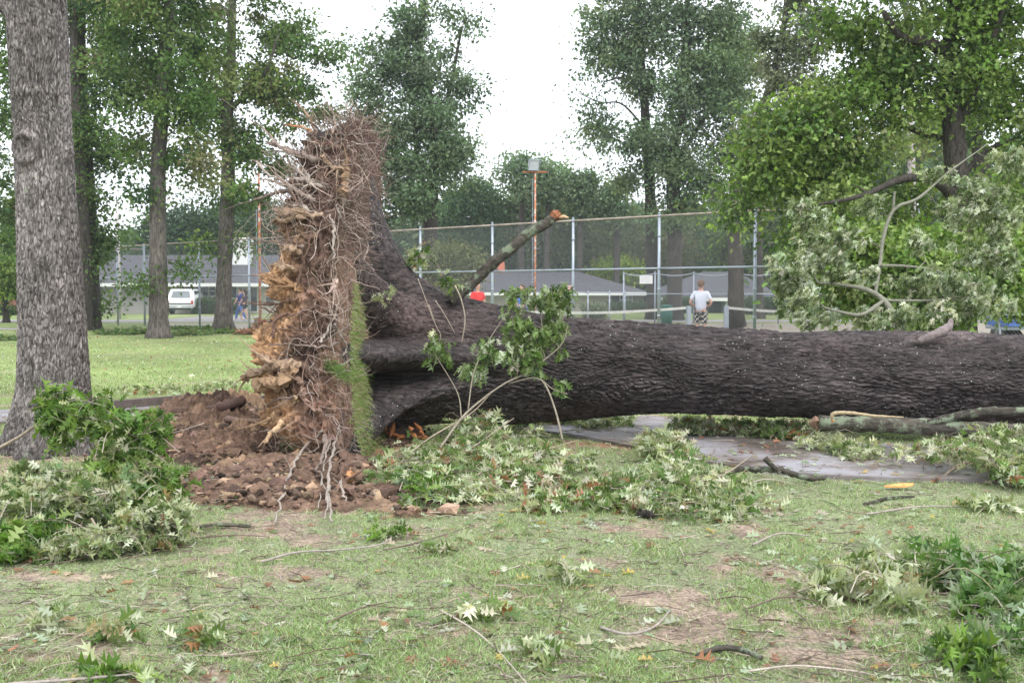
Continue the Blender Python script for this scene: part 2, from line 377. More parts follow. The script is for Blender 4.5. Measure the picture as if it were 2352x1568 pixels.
# loose clods
rng = np.random.default_rng(5); mb = MB()
icov = np.array([[0, 0, 1], [.894, 0, .447], [.276, .851, .447], [-.724, .526, .447], [-.724, -.526, .447], [.276, -.851, .447], [.724, .526, -.447], [-.276, .851, -.447], [-.894, 0, -.447], [-.276, -.851, -.447], [.724, -.526, -.447], [0, 0, -1]])
icof = np.array([[0, 1, 2], [0, 2, 3], [0, 3, 4], [0, 4, 5], [0, 5, 1], [1, 6, 2], [2, 7, 3], [3, 8, 4], [4, 9, 5], [5, 10, 1], [2, 6, 7], [3, 7, 8], [4, 8, 9], [5, 9, 10], [1, 10, 6], [11, 7, 6], [11, 8, 7], [11, 9, 8], [11, 10, 9], [11, 6, 10]])
N = 24000; cx = rng.uniform(-4.8, .3, N); cy = rng.uniform(7.6, 15, N); mr = mound_raw(cx, cy); ok = mr > rng.uniform(.006, .14, N); cx, cy, mr = cx[ok], cy[ok], mr[ok]; N = len(cx)
cz = mz(cx, cy)+.015; sz = np.minimum(rng.gamma(1.3, .010, N)+.004, .07)*(.4+.6*sstep(.02, .09, mr))
v = icov[None]*(1+.3*rng.normal(size=(N, 12, 1)))*sz[:, None, None]*np.array([1.2, 1.2, .8]); v[..., 0] += cx[:, None]; v[..., 1] += cy[:, None]; v[..., 2] += cz[:, None]
cc = pick(rng, N, [(4, (.155, .103, .075)), (1.4, (.26, .18, .12)), (2.4, (.075, .05, .038))], .3)
mb.add(v.reshape(-1, 3), [(icof[None]+(np.arange(N)*12)[:, None, None]).reshape(-1, 3)], np.repeat(cc, 12, 0))
tag(mb.build('soil_clods', M_soil, None, False), 'loose brown and tan clods of clay scattered over the torn earth', 'soil', kind='stuff')

# road, court, far pavement
M_road = flat('pale_road', (.24, .22, .22), .8, .12, .5); M_court = flat('tennis_court_surface', (.27, .235, .19), .8, .1, .3)
def sheet(name, pts, z, mat, col=(1, 1, 1)):
    p = np.array(pts, float); p = np.c_[p[:, :2], np.full(len(p), z)]; mb = MB(); mb.add(p, [[list(range(len(p)))]], col)
    o = mb.build(name, mat); tag(o, kind='structure'); return o
def quad_px(a, b_, c, d): return [G(*a), G(*b_), G(*c), G(*d)]
sheet('court', [(-17, 51.2), (7, 29.2), (12, 29.8), (40, 33), (40, 54), (-17, 54)], .012, M_court)
sheet('road', [(-60, 56.5), (60, 56.5), (60, 61), (-60, 61)], .012, M_road)
sheet('pavement', [(-60, 45.5), (-20.3, 45.5), (-20.3, 47.3), (-60, 47.3)], .012, M_road)
sheet('driveway', [(-19.5, 61), (-15.2, 61), (-15.2, 69.5), (-19.5, 69.5)], .016, M_road)

# grass blades (uncountable): density follows the bare patches
rng = np.random.default_rng(11)
def grass(N, y0, y1, hgt, wid, lim, thin=1.0):
    u = rng.uniform(0, 1, N); y = 1/(1/y0-u*(1/y0-1/y1)); x = rng.uniform(-1, 1, N)*y*.52
    b_ = bare(x, y); t = fbm(np.stack([x*2.2, y*2.2, 0*x], 1), 3, 40); ok = (rng.uniform(0, 1, N) > b_*.88) & (path_dist(x, y) < -.02) & (mound_raw(x, y) < .075) & (rng.uniform(-.6, .5, N) < t+.25)
    ok &= ~((np.hypot(x+4.55, y-10.9) < .45)); x, y, t = x[ok], y[ok], t[ok]; n = len(x); z = gz(x, y)
    h = hgt*(.55+.9*rng.random(n))*(1+.5*t); a = rng.uniform(0, 2*pi, n); wv = np.stack([np.cos(a), np.sin(a), 0*a], 1)*(wid*(.6+.8*rng.random(n)))[:, None]
    ln = rng.normal(size=(n, 2))*.75; base = np.stack([x, y, z-.004], 1); up = np.stack([ln[:, 0]*h, ln[:, 1]*h, h], 1)
    mid = base+up*.5+np.array([0, 0, .1])*h[:, None]; tip = base+up*np.array([1.15, 1.15, .85])
    v = np.stack([base-wv, base+wv, mid+wv*.8, mid-wv*.8, tip], 1).reshape(-1, 3); o = np.arange(n)[:, None]*5
    c = pick(rng, n, [(5, (.23, .34, .12)), (3.4, (.35, .46, .22)), (1.6, (.12, .19, .07)), (2.2, (.50, .49, .35)), (.8, (.22, .15, .09))], .2)
    return v, [o+np.array([[0, 1, 2, 3]]), o+np.array([[3, 2, 4]])], np.repeat(c, 5, 0)
mb = MB()
for a in ((250000, 3.9, 9.5, .030, .0016, 0), (110000, 9.5, 17, .035, .003, 0), (60000, 17, 46, .04, .007, 0)): mb.add(*grass(*a))
tag(mb.build('grass', M_grass), 'short green lawn grass with thin bare earth patches', 'grass', kind='stuff')

# ================================================================== THE FALLEN OAK
TY = 12.0; ST = S(TY)
ft = thing('fallen_tree', 'huge uprooted oak lying across the path, its root plate standing upright', 'fallen tree', (-1.5, TY, 0))
# --- trunk
us = np.concatenate([np.arange(842, 1130, 1.6), np.arange(1130, 2500, 2.2), np.arange(2500, 3300, 20)]); th = np.linspace(0, 2*pi, 431)[:-1]   # theta: 0 = up, 90 = towards camera
top = np.interp(us, [842, 1000, 1100, 1200, 1300, 1500, 1700, 1900, 2100, 2352, 2700, 3300], [688, 692, 706, 724, 736, 750, 757, 762, 768, 772, 776, 790])
bot = np.interp(us, [842, 1000, 1100, 1200, 1300, 1500, 1700, 1900, 2100, 2352, 2700, 3300], [975, 962, 957, 955, 953, 951, 955, 963, 972, 976, 976, 960])
U, T = np.meshgrid(us, th, indexing='ij')
zc = (HZ-(top+bot)/2)/ST+CAMH; R0 = (bot-top)/2/ST; ud = (U-846)/ST
def lobe(c, wdt): d = (T-np.radians(c)+pi) % (2*pi)-pi; return np.exp(-(d/np.radians(wdt))**2)
R = R0[:, None]*np.ones_like(T)
R *= 1+.035*np.cos(2*(T-1.1)+U*.002)+.03*np.sin(3*T+U*.004+1)
R += 1.75*np.exp(-ud/.29)*lobe(4+8*np.sin(ud), 15)
R += 1.05*np.exp(-ud/.30)*lobe(47-25*np.clip(ud, 0, 1), 11)
R += 1.05*np.exp(-ud/.42)*lobe(84, 11)
R += 1.7*np.exp(-ud/.30)*lobe(117, 9.5)+.35*np.exp(-ud/.25)*lobe(168, 14)
R += .8*np.exp(-ud/.3)*(lobe(-60, 16)+lobe(-125, 18))
R -= .24*np.exp(-ud/.5)*(lobe(25, 10)+lobe(101, 7)*1.6+lobe(62, 6))
# long swellings that spiral along the trunk
R += .03*np.sin(2.2*T-U*.0055+1.0)*sstep(950, 1200, U)+.014*np.sin(5*T-U*.011)+.02*np.exp(-(((T-1.15)-.0007*(U-1500))/.22)**2)-.02*np.exp(-(((T-.8)-.0007*(U-1500))/.15)**2)
knot = np.exp(-(((U-2155)/70)**2+((T-.30)/.22)**2)); R += .05*knot
X3 = (U-1176)/F*TY; 
dirx = np.stack([np.zeros_like(T), -np.sin(T), np.cos(T)], -1)
base = np.stack([X3, np.full_like(T, TY), np.repeat(zc[:, None], T.shape[1], 1)], -1)
ax = np.stack([X3*1.0, R0.mean()*np.sin(T)*1.0, R0.mean()*np.cos(T)], -1).reshape(-1, 3)
warp = fbm(ax*np.array([1.5, 3, 3]), 3, 60)[:, None]*np.array([.25, .10, .10])+0
a1 = (ax+warp)*np.array([6.5, 52, 52]); f1, s1 = worley(a1, 61)
plates = sstep(.03, .30, (s1-f1)); n1 = fbm((ax+warp)*np.array([14, 60, 60]), 3, 62)
sm = 1-.85*np.exp(-np.clip(ud.ravel(), 0, 9)/.45)*(T.ravel() > 1.3)    # smoother bark in the wet hollows
amp = np.interp(us, [842, 1000, 1300], [.55, .8, 1.0])
md = 1+.9*fbm(ax*np.array([1.5, 4, 4]), 3, 65); dsp = (.021*(plates-.5)*md+.014*n1+.02*fbm(ax*np.array([2, 5, 5]), 3, 63))*sm*np.repeat(amp, len(th))
R = R+dsp.reshape(R.shape)
V = (base+dirx*R[..., None]).reshape(-1, 3)
dirt = fbm(ax*np.array([2.2, 5, 5]), 4, 64)[:, None]; duff = np.exp(-((U.ravel()-985)/130)**2)*np.exp(-((T.ravel()-.75)/.35)**2)
colr = (1+.3*dirt)*np.array([1, .98, .98])*(.60+.40*plates[:, None])+duff[:, None]*np.array([.5, .3, .24])+knot.reshape(-1, 1)*np.array([1.4, 1.3, 1.3])
m_, n__ = U.shape; i = np.arange(m_-1)[:, None]*n__; j = np.arange(n__)[None]; j2 = (j+1) % n__
mb = MB(); mb.add(V, [np.stack([i+j, i+j2, i+n__+j2, i+n__+j], -1).reshape(-1, 4), [list(range((m_-1)*n__, m_*n__))]], colr)
mb.build('trunk', M_bark_fallen, ft, True)

# --- root plate: a standing disc of clay torn out of the lawn
zz = np.concatenate([np.linspace(-.35, 3.30, 290)]); ph = np.linspace(0, 2*pi, 561)[:-1]; Zg, Pg = np.meshgrid(zz, ph, indexing='ij')
zl = lambda py: CAMH-(py-HZ)/240.0
LP = [(255, -1.55), (275, -1.66), (300, -1.90), (330, -2.02), (400, -2.04), (480, -2.07), (560, -2.08), (640, -2.26), (665, -2.2), (700, -2.09), (760, -2.22), (830, -2.34), (880, -2.34), (950, -2.28), (1000, -2.08), (1060, -2.12), (1100, -2.35), (1160, -2.5)]
lz = [zl(p[0]) for p in LP][::-1]; lx = [p[1] for p in LP][::-1]
XL = np.interp(zz, lz, lx); XR = np.interp(zz, [-.4, 0, 1.5, 2.6, 3.3, 3.6], [-1.42, -1.46, -1.50, -1.49, -1.47, -1.46])
D = 2.05*np.clip(1-((zz-.9)/2.50)**2, .004, 1)**.45
XL = XL+.07*vnoise(np.stack([zz*6, 0*zz, 0*zz], 1), 7)+.05*vnoise(np.stack([zz*17, 0*zz, 0*zz], 1), 8)
Xc = (XL+XR)/2; Tk = (XR-XL)/2*np.clip((3.32-zz)/.12, .1, 1)**.5
cp, sp = np.cos(Pg), np.sin(Pg); px_ = np.sign(cp)*np.abs(cp)**.62; py_ = np.sign(sp)*np.abs(sp)**.72
bulge = np.where(cp < 0, 1+.25*np.exp(-((Zg-1.2)/1.2)**2)*(1-np.abs(sp)), 1)
X0 = Xc[:, None]+Tk[:, None]*px_*bulge; Y0 = TY-.05+D[:, None]*py_
pt = np.stack([X0, Y0, Zg], -1).reshape(-1, 3)
nv = np.stack([cp*np.where(cp < 0, 1, .3), sp*.8, 0*cp], -1).reshape(-1, 3)
f1, s1 = worley(pt*np.array([8, 8, 7])+.6*fbm(pt*6, 2, 70)[:, None], 71); f2, s2 = worley(pt*19, 72); n0 = fbm(pt*1.6, 4, 73); n3 = fbm(pt*np.array([30, 30, 14]), 3, 74)
left = sstep(.1, -.75, cp.ravel()); rt = sstep(.2, .9, cp.ravel())
strat = vnoise(pt*np.array([3, 3, 9]), 75)
d = (.12*n0+.085*(.75-f1)+.08*(.7-f2)+.07*n3+.05*(.5-np.abs(fbm(pt*np.array([9, 9, 6]), 3, 79))*3)+.06*strat*left+.07*fbm(pt*5, 3, 78))*(1-.75*rt)*(.8+.5*left)
pt2 = pt+nv*d[:, None]; pt2[:, 2] += .05*n3*(1-rt)
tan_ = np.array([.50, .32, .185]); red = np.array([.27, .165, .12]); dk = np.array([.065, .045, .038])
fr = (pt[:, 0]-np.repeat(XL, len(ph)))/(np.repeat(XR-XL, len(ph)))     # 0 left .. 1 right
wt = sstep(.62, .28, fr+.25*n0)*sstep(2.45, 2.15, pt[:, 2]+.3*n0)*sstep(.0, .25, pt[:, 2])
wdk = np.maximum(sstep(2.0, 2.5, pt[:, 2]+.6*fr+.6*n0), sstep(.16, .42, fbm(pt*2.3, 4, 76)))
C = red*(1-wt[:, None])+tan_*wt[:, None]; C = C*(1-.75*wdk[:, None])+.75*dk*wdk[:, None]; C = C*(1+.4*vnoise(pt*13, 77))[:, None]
m_, n__ = Zg.shape; i = np.arange(m_-1)[:, None]*n__; j = np.arange(n__)[None]; j2 = (j+1) % n__
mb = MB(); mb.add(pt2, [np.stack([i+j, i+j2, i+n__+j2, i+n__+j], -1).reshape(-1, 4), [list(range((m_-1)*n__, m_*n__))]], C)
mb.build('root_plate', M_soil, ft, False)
front = np.nonzero((sp.ravel() < -.45) & (pt[:, 2] > -.1))[0]

# --- woody roots, each one a part
rng = np.random.default_rng(21)
def zq(x, y): return (530.8+x*.4125, 204.2+y*.4125)
def zr(x, y): return (530.9+x*.369, 680.6+y*.369)
tanr = (.34, .24, .165); greyr = (.30, .235, .20); pale = (.42, .36, .31); brn = (.16, .10, .075); org = (.50, .25, .12)
ROOTS = [([zq(345, 65), zq(420, 140), zq(470, 240)], [2, 3, 6], 11.2, tanr), ([zq(110, 180), zq(205, 245), zq(250, 310), zq(400, 375), zq(470, 400)], [1.2, 2, 3, 4, 5], 11.3, greyr),
    ([zq(200, 295), zq(300, 335), zq(400, 370), zq(480, 400)], [3, 5, 6, 7], 11.0, greyr), ([zq(140, 405), zq(200, 470), zq(300, 520), zq(440, 620)], [2.5, 3, 4, 6], 10.8, pale),
    ([zq(140, 615), zq(250, 580), zq(300, 565), zq(370, 570), zq(460, 625)], [2, 4, 4, 5, 6], 10.7, greyr), ([zq(240, 735), zq(350, 720), zq(440, 705), zq(515, 698)], [7, 6, 6, 5], 10.3, tanr),
    ([zq(255, 680), zq(300, 690), zq(360, 680), zq(430, 692)], [8, 14, 11, 8], 10.5, tanr), ([zq(300, 200), zq(400, 215), zq(460, 250)], [2, 3, 4], 11.3, org),
    ([zq(510, 370), zq(545, 420), zq(600, 445), zq(650, 450)], [6, 7, 8, 8], 10.9, tanr), ([zq(642, 400), zq(635, 480), zq(628, 580)], [11, 12, 13], 10.75, (.33, .22, .14)),
    ([zq(560, 100), zq(575, 170), zq(560, 270)], [2, 3, 4], 11.4, greyr), ([zq(440, 250), zq(500, 265), zq(570, 262)], [10, 13, 11], 11.2, (.10, .085, .08)),
    ([zq(455, 300), zq(520, 310), zq(600, 330)], [8, 9, 8], 11.1, brn), ([zq(170, 505), zq(260, 520), zq(400, 590)], [1.5, 2.5, 4], 10.9, greyr),
    ([zq(180, 345), zq(300, 352), zq(420, 385)], [1.3, 2, 3], 11.2, greyr), ([zq(350, 500), zq(420, 500), zq(440, 530), zq(500, 550)], [4, 7, 7, 6], 10.6, pale),
    ([zq(415, 455), zq(430, 500), zq(470, 520)], [3, 4, 5], 10.6, pale), ([zq(340, 650), zq(400, 655), zq(430, 690)], [3, 4, 5], 10.5, pale),
    ([zq(215, 980), zq(290, 985), zq(360, 1010)], [4, 7, 8], 10.4, tanr), ([zq(290, 900), zq(330, 885), zq(390, 920)], [5, 8, 9], 10.4, tanr), ([zq(240, 1050), zq(310, 1090), zq(380, 1100)], [9, 13, 12], 10.5, (.30, .18, .10)),
    ([zq(110, 870), zq(180, 840), zq(300, 860), zq(400, 880)], [1.2, 1.8, 2.5, 3], 10.6, greyr), ([zq(100, 1190), zq(170, 1200), zq(280, 1190), zq(360, 1170)], [1.5, 2.5, 3, 3.5], 10.5, brn),
    ([zq(235, 1385), zq(245, 1300), zq(300, 1250), zq(400, 1260)], [4, 4, 3.5, 3], 10.5, brn), ([zq(160, 1210), zq(260, 1270), zq(340, 1330), zq(450, 1360)], [1.5, 2.5, 3, 3], 10.3, brn),
    ([zr(65, 512), zr(130, 485), zr(220, 450), zr(330, 425), zr(430, 430)], [9, 13, 15, 16, 16], 10.5, tanr), ([zr(155, 570), zr(230, 555), zr(320, 520), zr(410, 480)], [14, 22, 20, 16], 10.55, (.36, .24, .145)),
    ([zr(185, 370), zr(240, 400), zr(330, 440)], [7, 10, 12], 10.6, tanr), ([zr(355, 540), zr(400, 515), zr(440, 545), zr(455, 620), zr(500, 690), zr(575, 725)], [4, 8, 8, 7, 7, 6], 10.0, (.33, .22, .17)),
    ([zr(575, 835), zr(470, 925), zr(400, 1020), zr(350, 1130), zr(315, 1250), zr(270, 1395)], [3, 3.2, 3, 2.6, 2.2, 1.5], 9.75, pale), ([zr(675, 815), zr(650, 900), zr(615, 1040), zr(603, 1200), zr(590, 1375)], [3, 3.4, 3.2, 2.8, 2], 9.7, pale),
    ([zr(625, 880), zr(585, 1000), zr(565, 1120), zr(545, 1320)], [2, 2, 1.6, 1.2], 9.7, pale), ([zr(605, 1180), zr(612, 1260), zr(620, 1395)], [3, 3, 2], 9.6, pale), ([zr(1033, 260), zr(930, 300), zr(850, 335), zr(760, 385), zr(680, 430)], [2, 2.5, 3, 3.5, 4], 9.95, pale),
    ([zr(560, 1100), zr(530, 1080), zr(570, 1000), zr(590, 880)], [3, 3, 5, 9], 9.8, greyr), ([zr(200, 690), zr(300, 640), zr(400, 625), zr(520, 600)], [2, 2.5, 2.5, 3], 10.1, greyr),
    ([zr(205, 905), zr(250, 860), zr(325, 775)], [3, 6, 7], 10.2, (.60, .42, .26)), ([zr(215, 800), zr(240, 760), zr(270, 730)], [3, 4, 4], 10.2, (.5, .34, .2)), ([zr(385, 680), zr(395, 650), zr(400, 620)], [3, 5, 4], 10.1, (.5, .36, .22)),
    ([zr(250, 300), zr(400, 300), zr(560, 312), zr(680, 292)], [1.5, 2, 2.5, 3], 10.1, greyr), ([zr(560, 290), zr(600, 210), zr(650, 100), zr(670, 0)], [3, 3, 2.5, 2], 9.95, pale), ([zr(640, 170), zr(680, 240), zr(720, 310), zr(700, 370)], [2.5, 3, 3, 2.5], 9.95, pale),
    ([zr(735, 1230), zr(700, 1150), zr(700, 1060), zr(690, 960)], [10, 14, 16, 14], 9.9, brn), ([zr(680, 1140), zr(690, 1210), zr(715, 1280)], [2, 2.5, 2], 9.75, pale), ([zr(735, 1090), zr(738, 1140)], [5, 7], 9.75, org),
    ([zq(450, 790), zq(430, 870), zq(400, 980), zq(360, 1130)], [3, 3, 2.5, 2], 10.1, brn), ([zq(575, 1140), zq(578, 1090), zq(585, 1060)], [8, 8, 5], 9.95, (.55, .42, .36)),
    ([zq(545, 700), zq(570, 760), zq(570, 850), zq(575, 950)], [2, 3, 3, 2], 10.1, pale), ([zq(590, 640), zq(600, 700), zq(640, 760), zq(740, 860)], [2, 2.5, 2.5, 2], 10.0, pale), ([zq(790, 980), zq(740, 960), zq(760, 860), zq(700, 740)], [2, 2.5, 2.5, 2.5], 9.9, pale)]
_pp = (pt2-CO); _dep = _pp@FW; _sx = 1176+(_pp[:, 0]/_dep)*F; _sy = 784-(_pp@UP)/_dep*F
def on_plate(pts, Yr):
    ys = []
    for k, (a, b_) in enumerate(pts):
        m = (np.abs(_sx-a) < 9) & (np.abs(_sy-b_) < 9); ys.append(pt2[m, 1].min()-.02 if m.any() else None)
    kn = [k for k in range(len(ys)) if ys[k] is not None]
    if not kn: return [P(a, b_, Yr) for a, b_ in pts]
    out = []
    for k, (a, b_) in enumerate(pts):
        if ys[k] is None: j = min(kn, key=lambda q: abs(q-k)); y = ys[j]+.16*(abs(k-j))*(1 if b_ < 700 else -.2)
        else: y = ys[k]
        p_ = P(a, b_, y)
        while p_[2] < mz(p_[0], p_[1])[0]+.07 and y > 7 and b_ > 950: y -= .04; p_ = P(a, b_, y)
        out.append(p_)
    return out
for pts, rad, Yr, c in ROOTS:
    w3 = on_plate(pts, Yr); n = 5*len(pts)
    rr_ = np.interp(np.linspace(0, 1, n), np.linspace(0, 1, len(rad)), rad)/S(Yr)*(.62 if max(rad) > 7.5 else .9)
    sp_ = spline(w3, n)+rng.normal(size=(n, 3))*.006; mb = MB()
    c = np.array(c)*rng.uniform(.7, .95); mb.tube(sp_+rng.normal(size=(n, 3))*rr_[:, None]*.35, rr_*(1+.22*rng.normal(size=n)), 9, c, wob=.30 if max(rad) > 7.5 else .16, rng=rng)
    for q in range(3 if max(rad) < 8 else 5):
        k_ = int(rng.integers(1, max(2, n-3))); dv = sp_[max(0, k_-2)]-sp_[k_+1]; dv = dv/(np.linalg.norm(dv)+1e-9)+rng.normal(size=3)*.6; L_ = rng.uniform(.05, .22); e_ = [sp_[k_], sp_[k_]+dv*L_*.5, sp_[k_]+dv*L_+rng.normal(size=3)*.03]
        mb.tube(spline(e_, 6), np.linspace(rr_[k_]*.5, .002, 6), 5, c, wob=.1, rng=rng)
    mb.build('root', M_root, ft, max(rad) < 7.5)
# dark stump of a root in the crater
mb = MB(); mb.tube(spline([P(486, 950, 12.6), P(520, 935, 12.5), P(560, 918, 12.4)], 12), np.linspace(.09, .055, 12), 9, (.09, .055, .045), wob=.2, rng=rng)
mb.tube(spline([P(520, 962, 12.0), P(580, 968, 11.6), P(650, 958, 11.0)], 12), np.linspace(.035, .03, 12), 7, (.17, .11, .085), wob=.1, rng=rng); mb.build('root_stump', M_root, ft, True)

# --- hair-fine roots matted over the clay
mb = MB()
def hairs(N, seg, step, r0, pal, idx, down=.25, out=.25, stick=.75):
    k = rng.choice(idx, N); p = pt2[k].copy(); nn = nv[k]; d_ = unit(rng, N); d_[:, 2] = d_[:, 2]*1.0-down; tr = [p.copy()]
    for s_ in range(seg):
        d_ = d_+.45*rng.normal(size=(N, 3)); d_ -= nn*((d_*nn).sum(1)*stick)[:, None]; d_ += nn*out*(.5 if s_ else 1.)
        d_ /= np.linalg.norm(d_, axis=1)[:, None]; p = p+d_*step*rng.uniform(.6, 1.3, (N, 1)); tr.append(p.copy())
    tr = np.array(tr).transpose(1, 0, 2); cl_ = pick(rng, N, pal, .2)
    for q in range(N):
        if tr[q, :, 0].max() > -1.22 and tr[q, :, 2].max() < 1.6: continue
        r = r0*rng.uniform(.5, 1.5); mb.tube(tr[q], np.linspace(r, r*.35, seg+1), 3, cl_[q], caps=False)
rp = [(3, (.42, .34, .29)), (2, (.27, .19, .15)), (1.2, (.38, .31, .26)), (2.5, (.11, .075, .06))]
frx = fr[front]; f_r = front[(frx > .38)]; f_top = front[pt[front, 2] > 2.4]; f_left = front[(frx < .4) & (pt[front, 2] > 2.0)]; f_low = front[(frx < .35) & (pt[front, 2] < 2.0)]
hairs(900, 7, .055, .0033, rp, f_r, .35, .16, .9)
rp2 = [(2, (.24, .17, .14)), (3, (.12, .08, .065)), (1, (.36, .29, .25))]
hairs(330, 7, .05, .0042, rp2, f_top, .1, .12, .92)
hairs(260, 8, .075, .0038, rp, f_left, .0, .34, .5)
hairs(50, 7, .07, .0035, rp, f_low, .15, .25, .6)
up_r = np.nonzero((pt[:, 2] > 1.7) & (fr > .6) & (sp.ravel() < .8) & (cp.ravel() > .3))[0]; hairs(300, 6, .05, .0038, rp2, up_r, .3, .12, .9)
top_all = np.nonzero(pt[:, 2] > 3.1)[0]; hairs(170, 6, .045, .0036, rp2, top_all, .0, .2, .5)
tag(mb.build('fine_roots', M_root, ft, False), kind='stuff')

# --- strip of turf still rooted on the plate edge, blades pointing sideways
mb = MB(); N = 5200
tz = rng.beta(1.3, 1.9, N)*1.75-.05; tz = tz[(vnoise(np.stack([tz*5, 0*tz, 0*tz], 1), 91)+.9*rng.random(N)) > .05]; N = len(tz); wdt = np.interp(tz, [0, .5, 1.1, 1.7], [.30, .26, .16, .06]); ex = rng.random(N)
basex = np.interp(tz, [-.1, .3, 1.0, 1.7], [-1.40, -1.46, -1.51, -1.50])+rng.normal(size=N)*.01; basey = np.interp(tz, [-.1, .5, 1.2, 1.8], [9.85, 9.92, 9.98, 10.2])+ex*wdt*5.2*(1+.5*vnoise(np.stack([tz*4, 0*tz, 0*tz], 1), 92))+.08*rng.normal(size=N)
bz = tz; basex = basex+.05*sstep(.4, 0, tz); base_ = np.stack([basex+.05, basey, bz], 1); L = .03+.045*rng.random(N); L[rng.random(N) < .04] *= 2.4; basex = basex-.03*rng.random(N)
d_ = np.stack([.65+.4*rng.normal(size=N), -.5+.6*rng.normal(size=N), -.35+.6*rng.normal(size=N)], 1); d_ /= np.linalg.norm(d_, axis=1)[:, None]
wv = np.stack([.2*rng.normal(size=N), .3+0*ex, .8*np.ones(N)], 1)*.0032; mid = base_+d_*L[:, None]*.5; tip = base_+d_*L[:, None]*np.array([1, 1, .9])-np.array([0, 0, .018])
v = np.stack([base_-wv, base_+wv, mid+wv*.8, mid-wv*.8, tip], 1).reshape(-1, 3); o = np.arange(N)[:, None]*5
c = pick(rng, N, [(5, (.14, .23, .05)), (3, (.22, .31, .10)), (2.5, (.33, .30, .18)), (1, (.2, .13, .08))], .25)
mb.add(v, [o+np.array([[0, 1, 2, 3]]), o+np.array([[3, 2, 4]])], np.repeat(c, 5, 0))
N = 900; ss = rng.random(N); t1 = np.stack([np.full(N, -2.0)+.05*rng.normal(size=N), 10.25+.1*rng.normal(size=N), .05+.75*ss], 1); d_ = np.stack([-.3+.5*rng.normal(size=N), -.6+.3*rng.normal(size=N), -.4+.4*rng.normal(size=N)], 1); L = .04+.05*rng.random(N)
v = np.stack([t1-[0, 0, .003], t1+[0, 0, .003], t1+d_*L[:, None]], 1).reshape(-1, 3); mb.add(v, [(np.arange(N)[:, None]*3+np.array([[0, 1, 2]]))], np.repeat(pick(rng, N, [(1, (.12, .2, .06))], .25), 3, 0))
N = 700; ss = rng.random(N); t1 = P(745, 830, 10.0)*(1-ss[:, None])+P(800, 870, 9.9)*ss[:, None]+rng.normal(size=(N, 3))*.025; d_ = np.stack([.3+.5*rng.normal(size=N), -.8+.3*rng.normal(size=N), .1+.5*rng.normal(size=N)], 1); L = .05+.05*rng.random(N)
v = np.stack([t1-[.0, 0, .003], t1+[0, 0, .003], t1+d_*L[:, None]], 1).reshape(-1, 3); mb.add(v, [(np.arange(N)[:, None]*3+np.array([[0, 1, 2]]))], np.repeat(pick(rng, N, [(1, (.2, .3, .1))], .25), 3, 0))
tag(mb.build('turf', M_grass, ft), kind='stuff')

# --- snapped lichen-covered branch standing up from the trunk, knot with broken stub
def limb(parent, name, pts, rads, mat, n=24, col=(1, 1, 1), seed=3, sides=12, wob=.06):
    r_ = np.random.default_rng(seed); s3 = spline(pts, n); rr_ = np.interp(np.linspace(0, 1, n), np.linspace(0, 1, len(rads)), rads)
    mb = MB(); mb.tube(s3, rr_*(1+.05*r_.normal(size=n)), sides, col, wob=wob, rng=r_); return mb.build(name, mat, parent, True)
br = [P(1035, 690, 11.7), P(1080, 655, 11.7), P(1130, 605, 11.7), P(1180, 566, 11.7), P(1215, 535, 11.7), P(1252, 515, 11.7), P(1278, 494, 11.7)]
limb(ft, 'branch', br, [.062, .058, .062, .055, .058, .052, .05], M_lichen, 60, sides=14)
mb = MB(); mb.tube([P(1272, 500, 11.7), P(1279, 494, 11.68), P(1285, 487, 11.68)], [.052, .058, .035], 9, (.30, .13, .07), wob=.25, rng=rng); mb.build('broken_end', M_root, ft)
mb = MB(); mb.tube([P(1284, 499, 11.68), P(1296, 497, 11.66), P(1306, 500, 11.66)], [.014, .018, .006], 6, (.62, .42, .26), wob=.2, rng=rng); mb.build('splinter', M_root, ft)
limb(ft, 'branch_stub', [P(2110, 785, 11.75), P(2140, 772, 11.7), P(2165, 760, 11.7), P(2180, 750, 11.75), P(2184, 735, 11.8)], [.04, .05, .05, .04, .025], M_root, 20, (.20, .165, .16), 5)
# torn orange heartwood under the flare
mb = MB(); mb.tube(spline([P(880, 1045, 11.6), P(915, 1010, 11.8), P(960, 985, 12)], 10), [.10, .12, .13, .12, .13, .12, .14, .12, .13, .1], 9, (.10, .07, .06), wob=.15, rng=rng); mb.build('root_stump', M_root, ft, True)
mb = MB()
for k in range(16):
    a = P(rng.uniform(880, 975), rng.uniform(965, 1045), 11.45+rng.uniform(-.1, .15)); dd = unit(rng, 1)[0]*.07*rng.uniform(.5, 1.5); mb = MB(); mb.tube([a-dd, a, a+dd], [.008, .028, .008], 5, np.array((.42, .17, .07))*rng.uniform(.5, 1.1), wob=.3, rng=rng); mb.build('splinter', M_root, ft)
# loose vine-like twigs lying over the bark
for pts, r in (([(1045, 655), (1060, 690), (1068, 735), (1060, 790)], .009), ([(985, 700), (1000, 745), (1012, 770), (1005, 800)], .005), ([(960, 640), (975, 680), (995, 735)], .005), ([(1000, 690), (1020, 720), (1045, 765)], .005)):
    limb(ft, 'twig', [P(a, b_, 11.0) for a, b_ in pts], [r, r*.6], M_twig, 14, (.36, .31, .24), 3, 5)

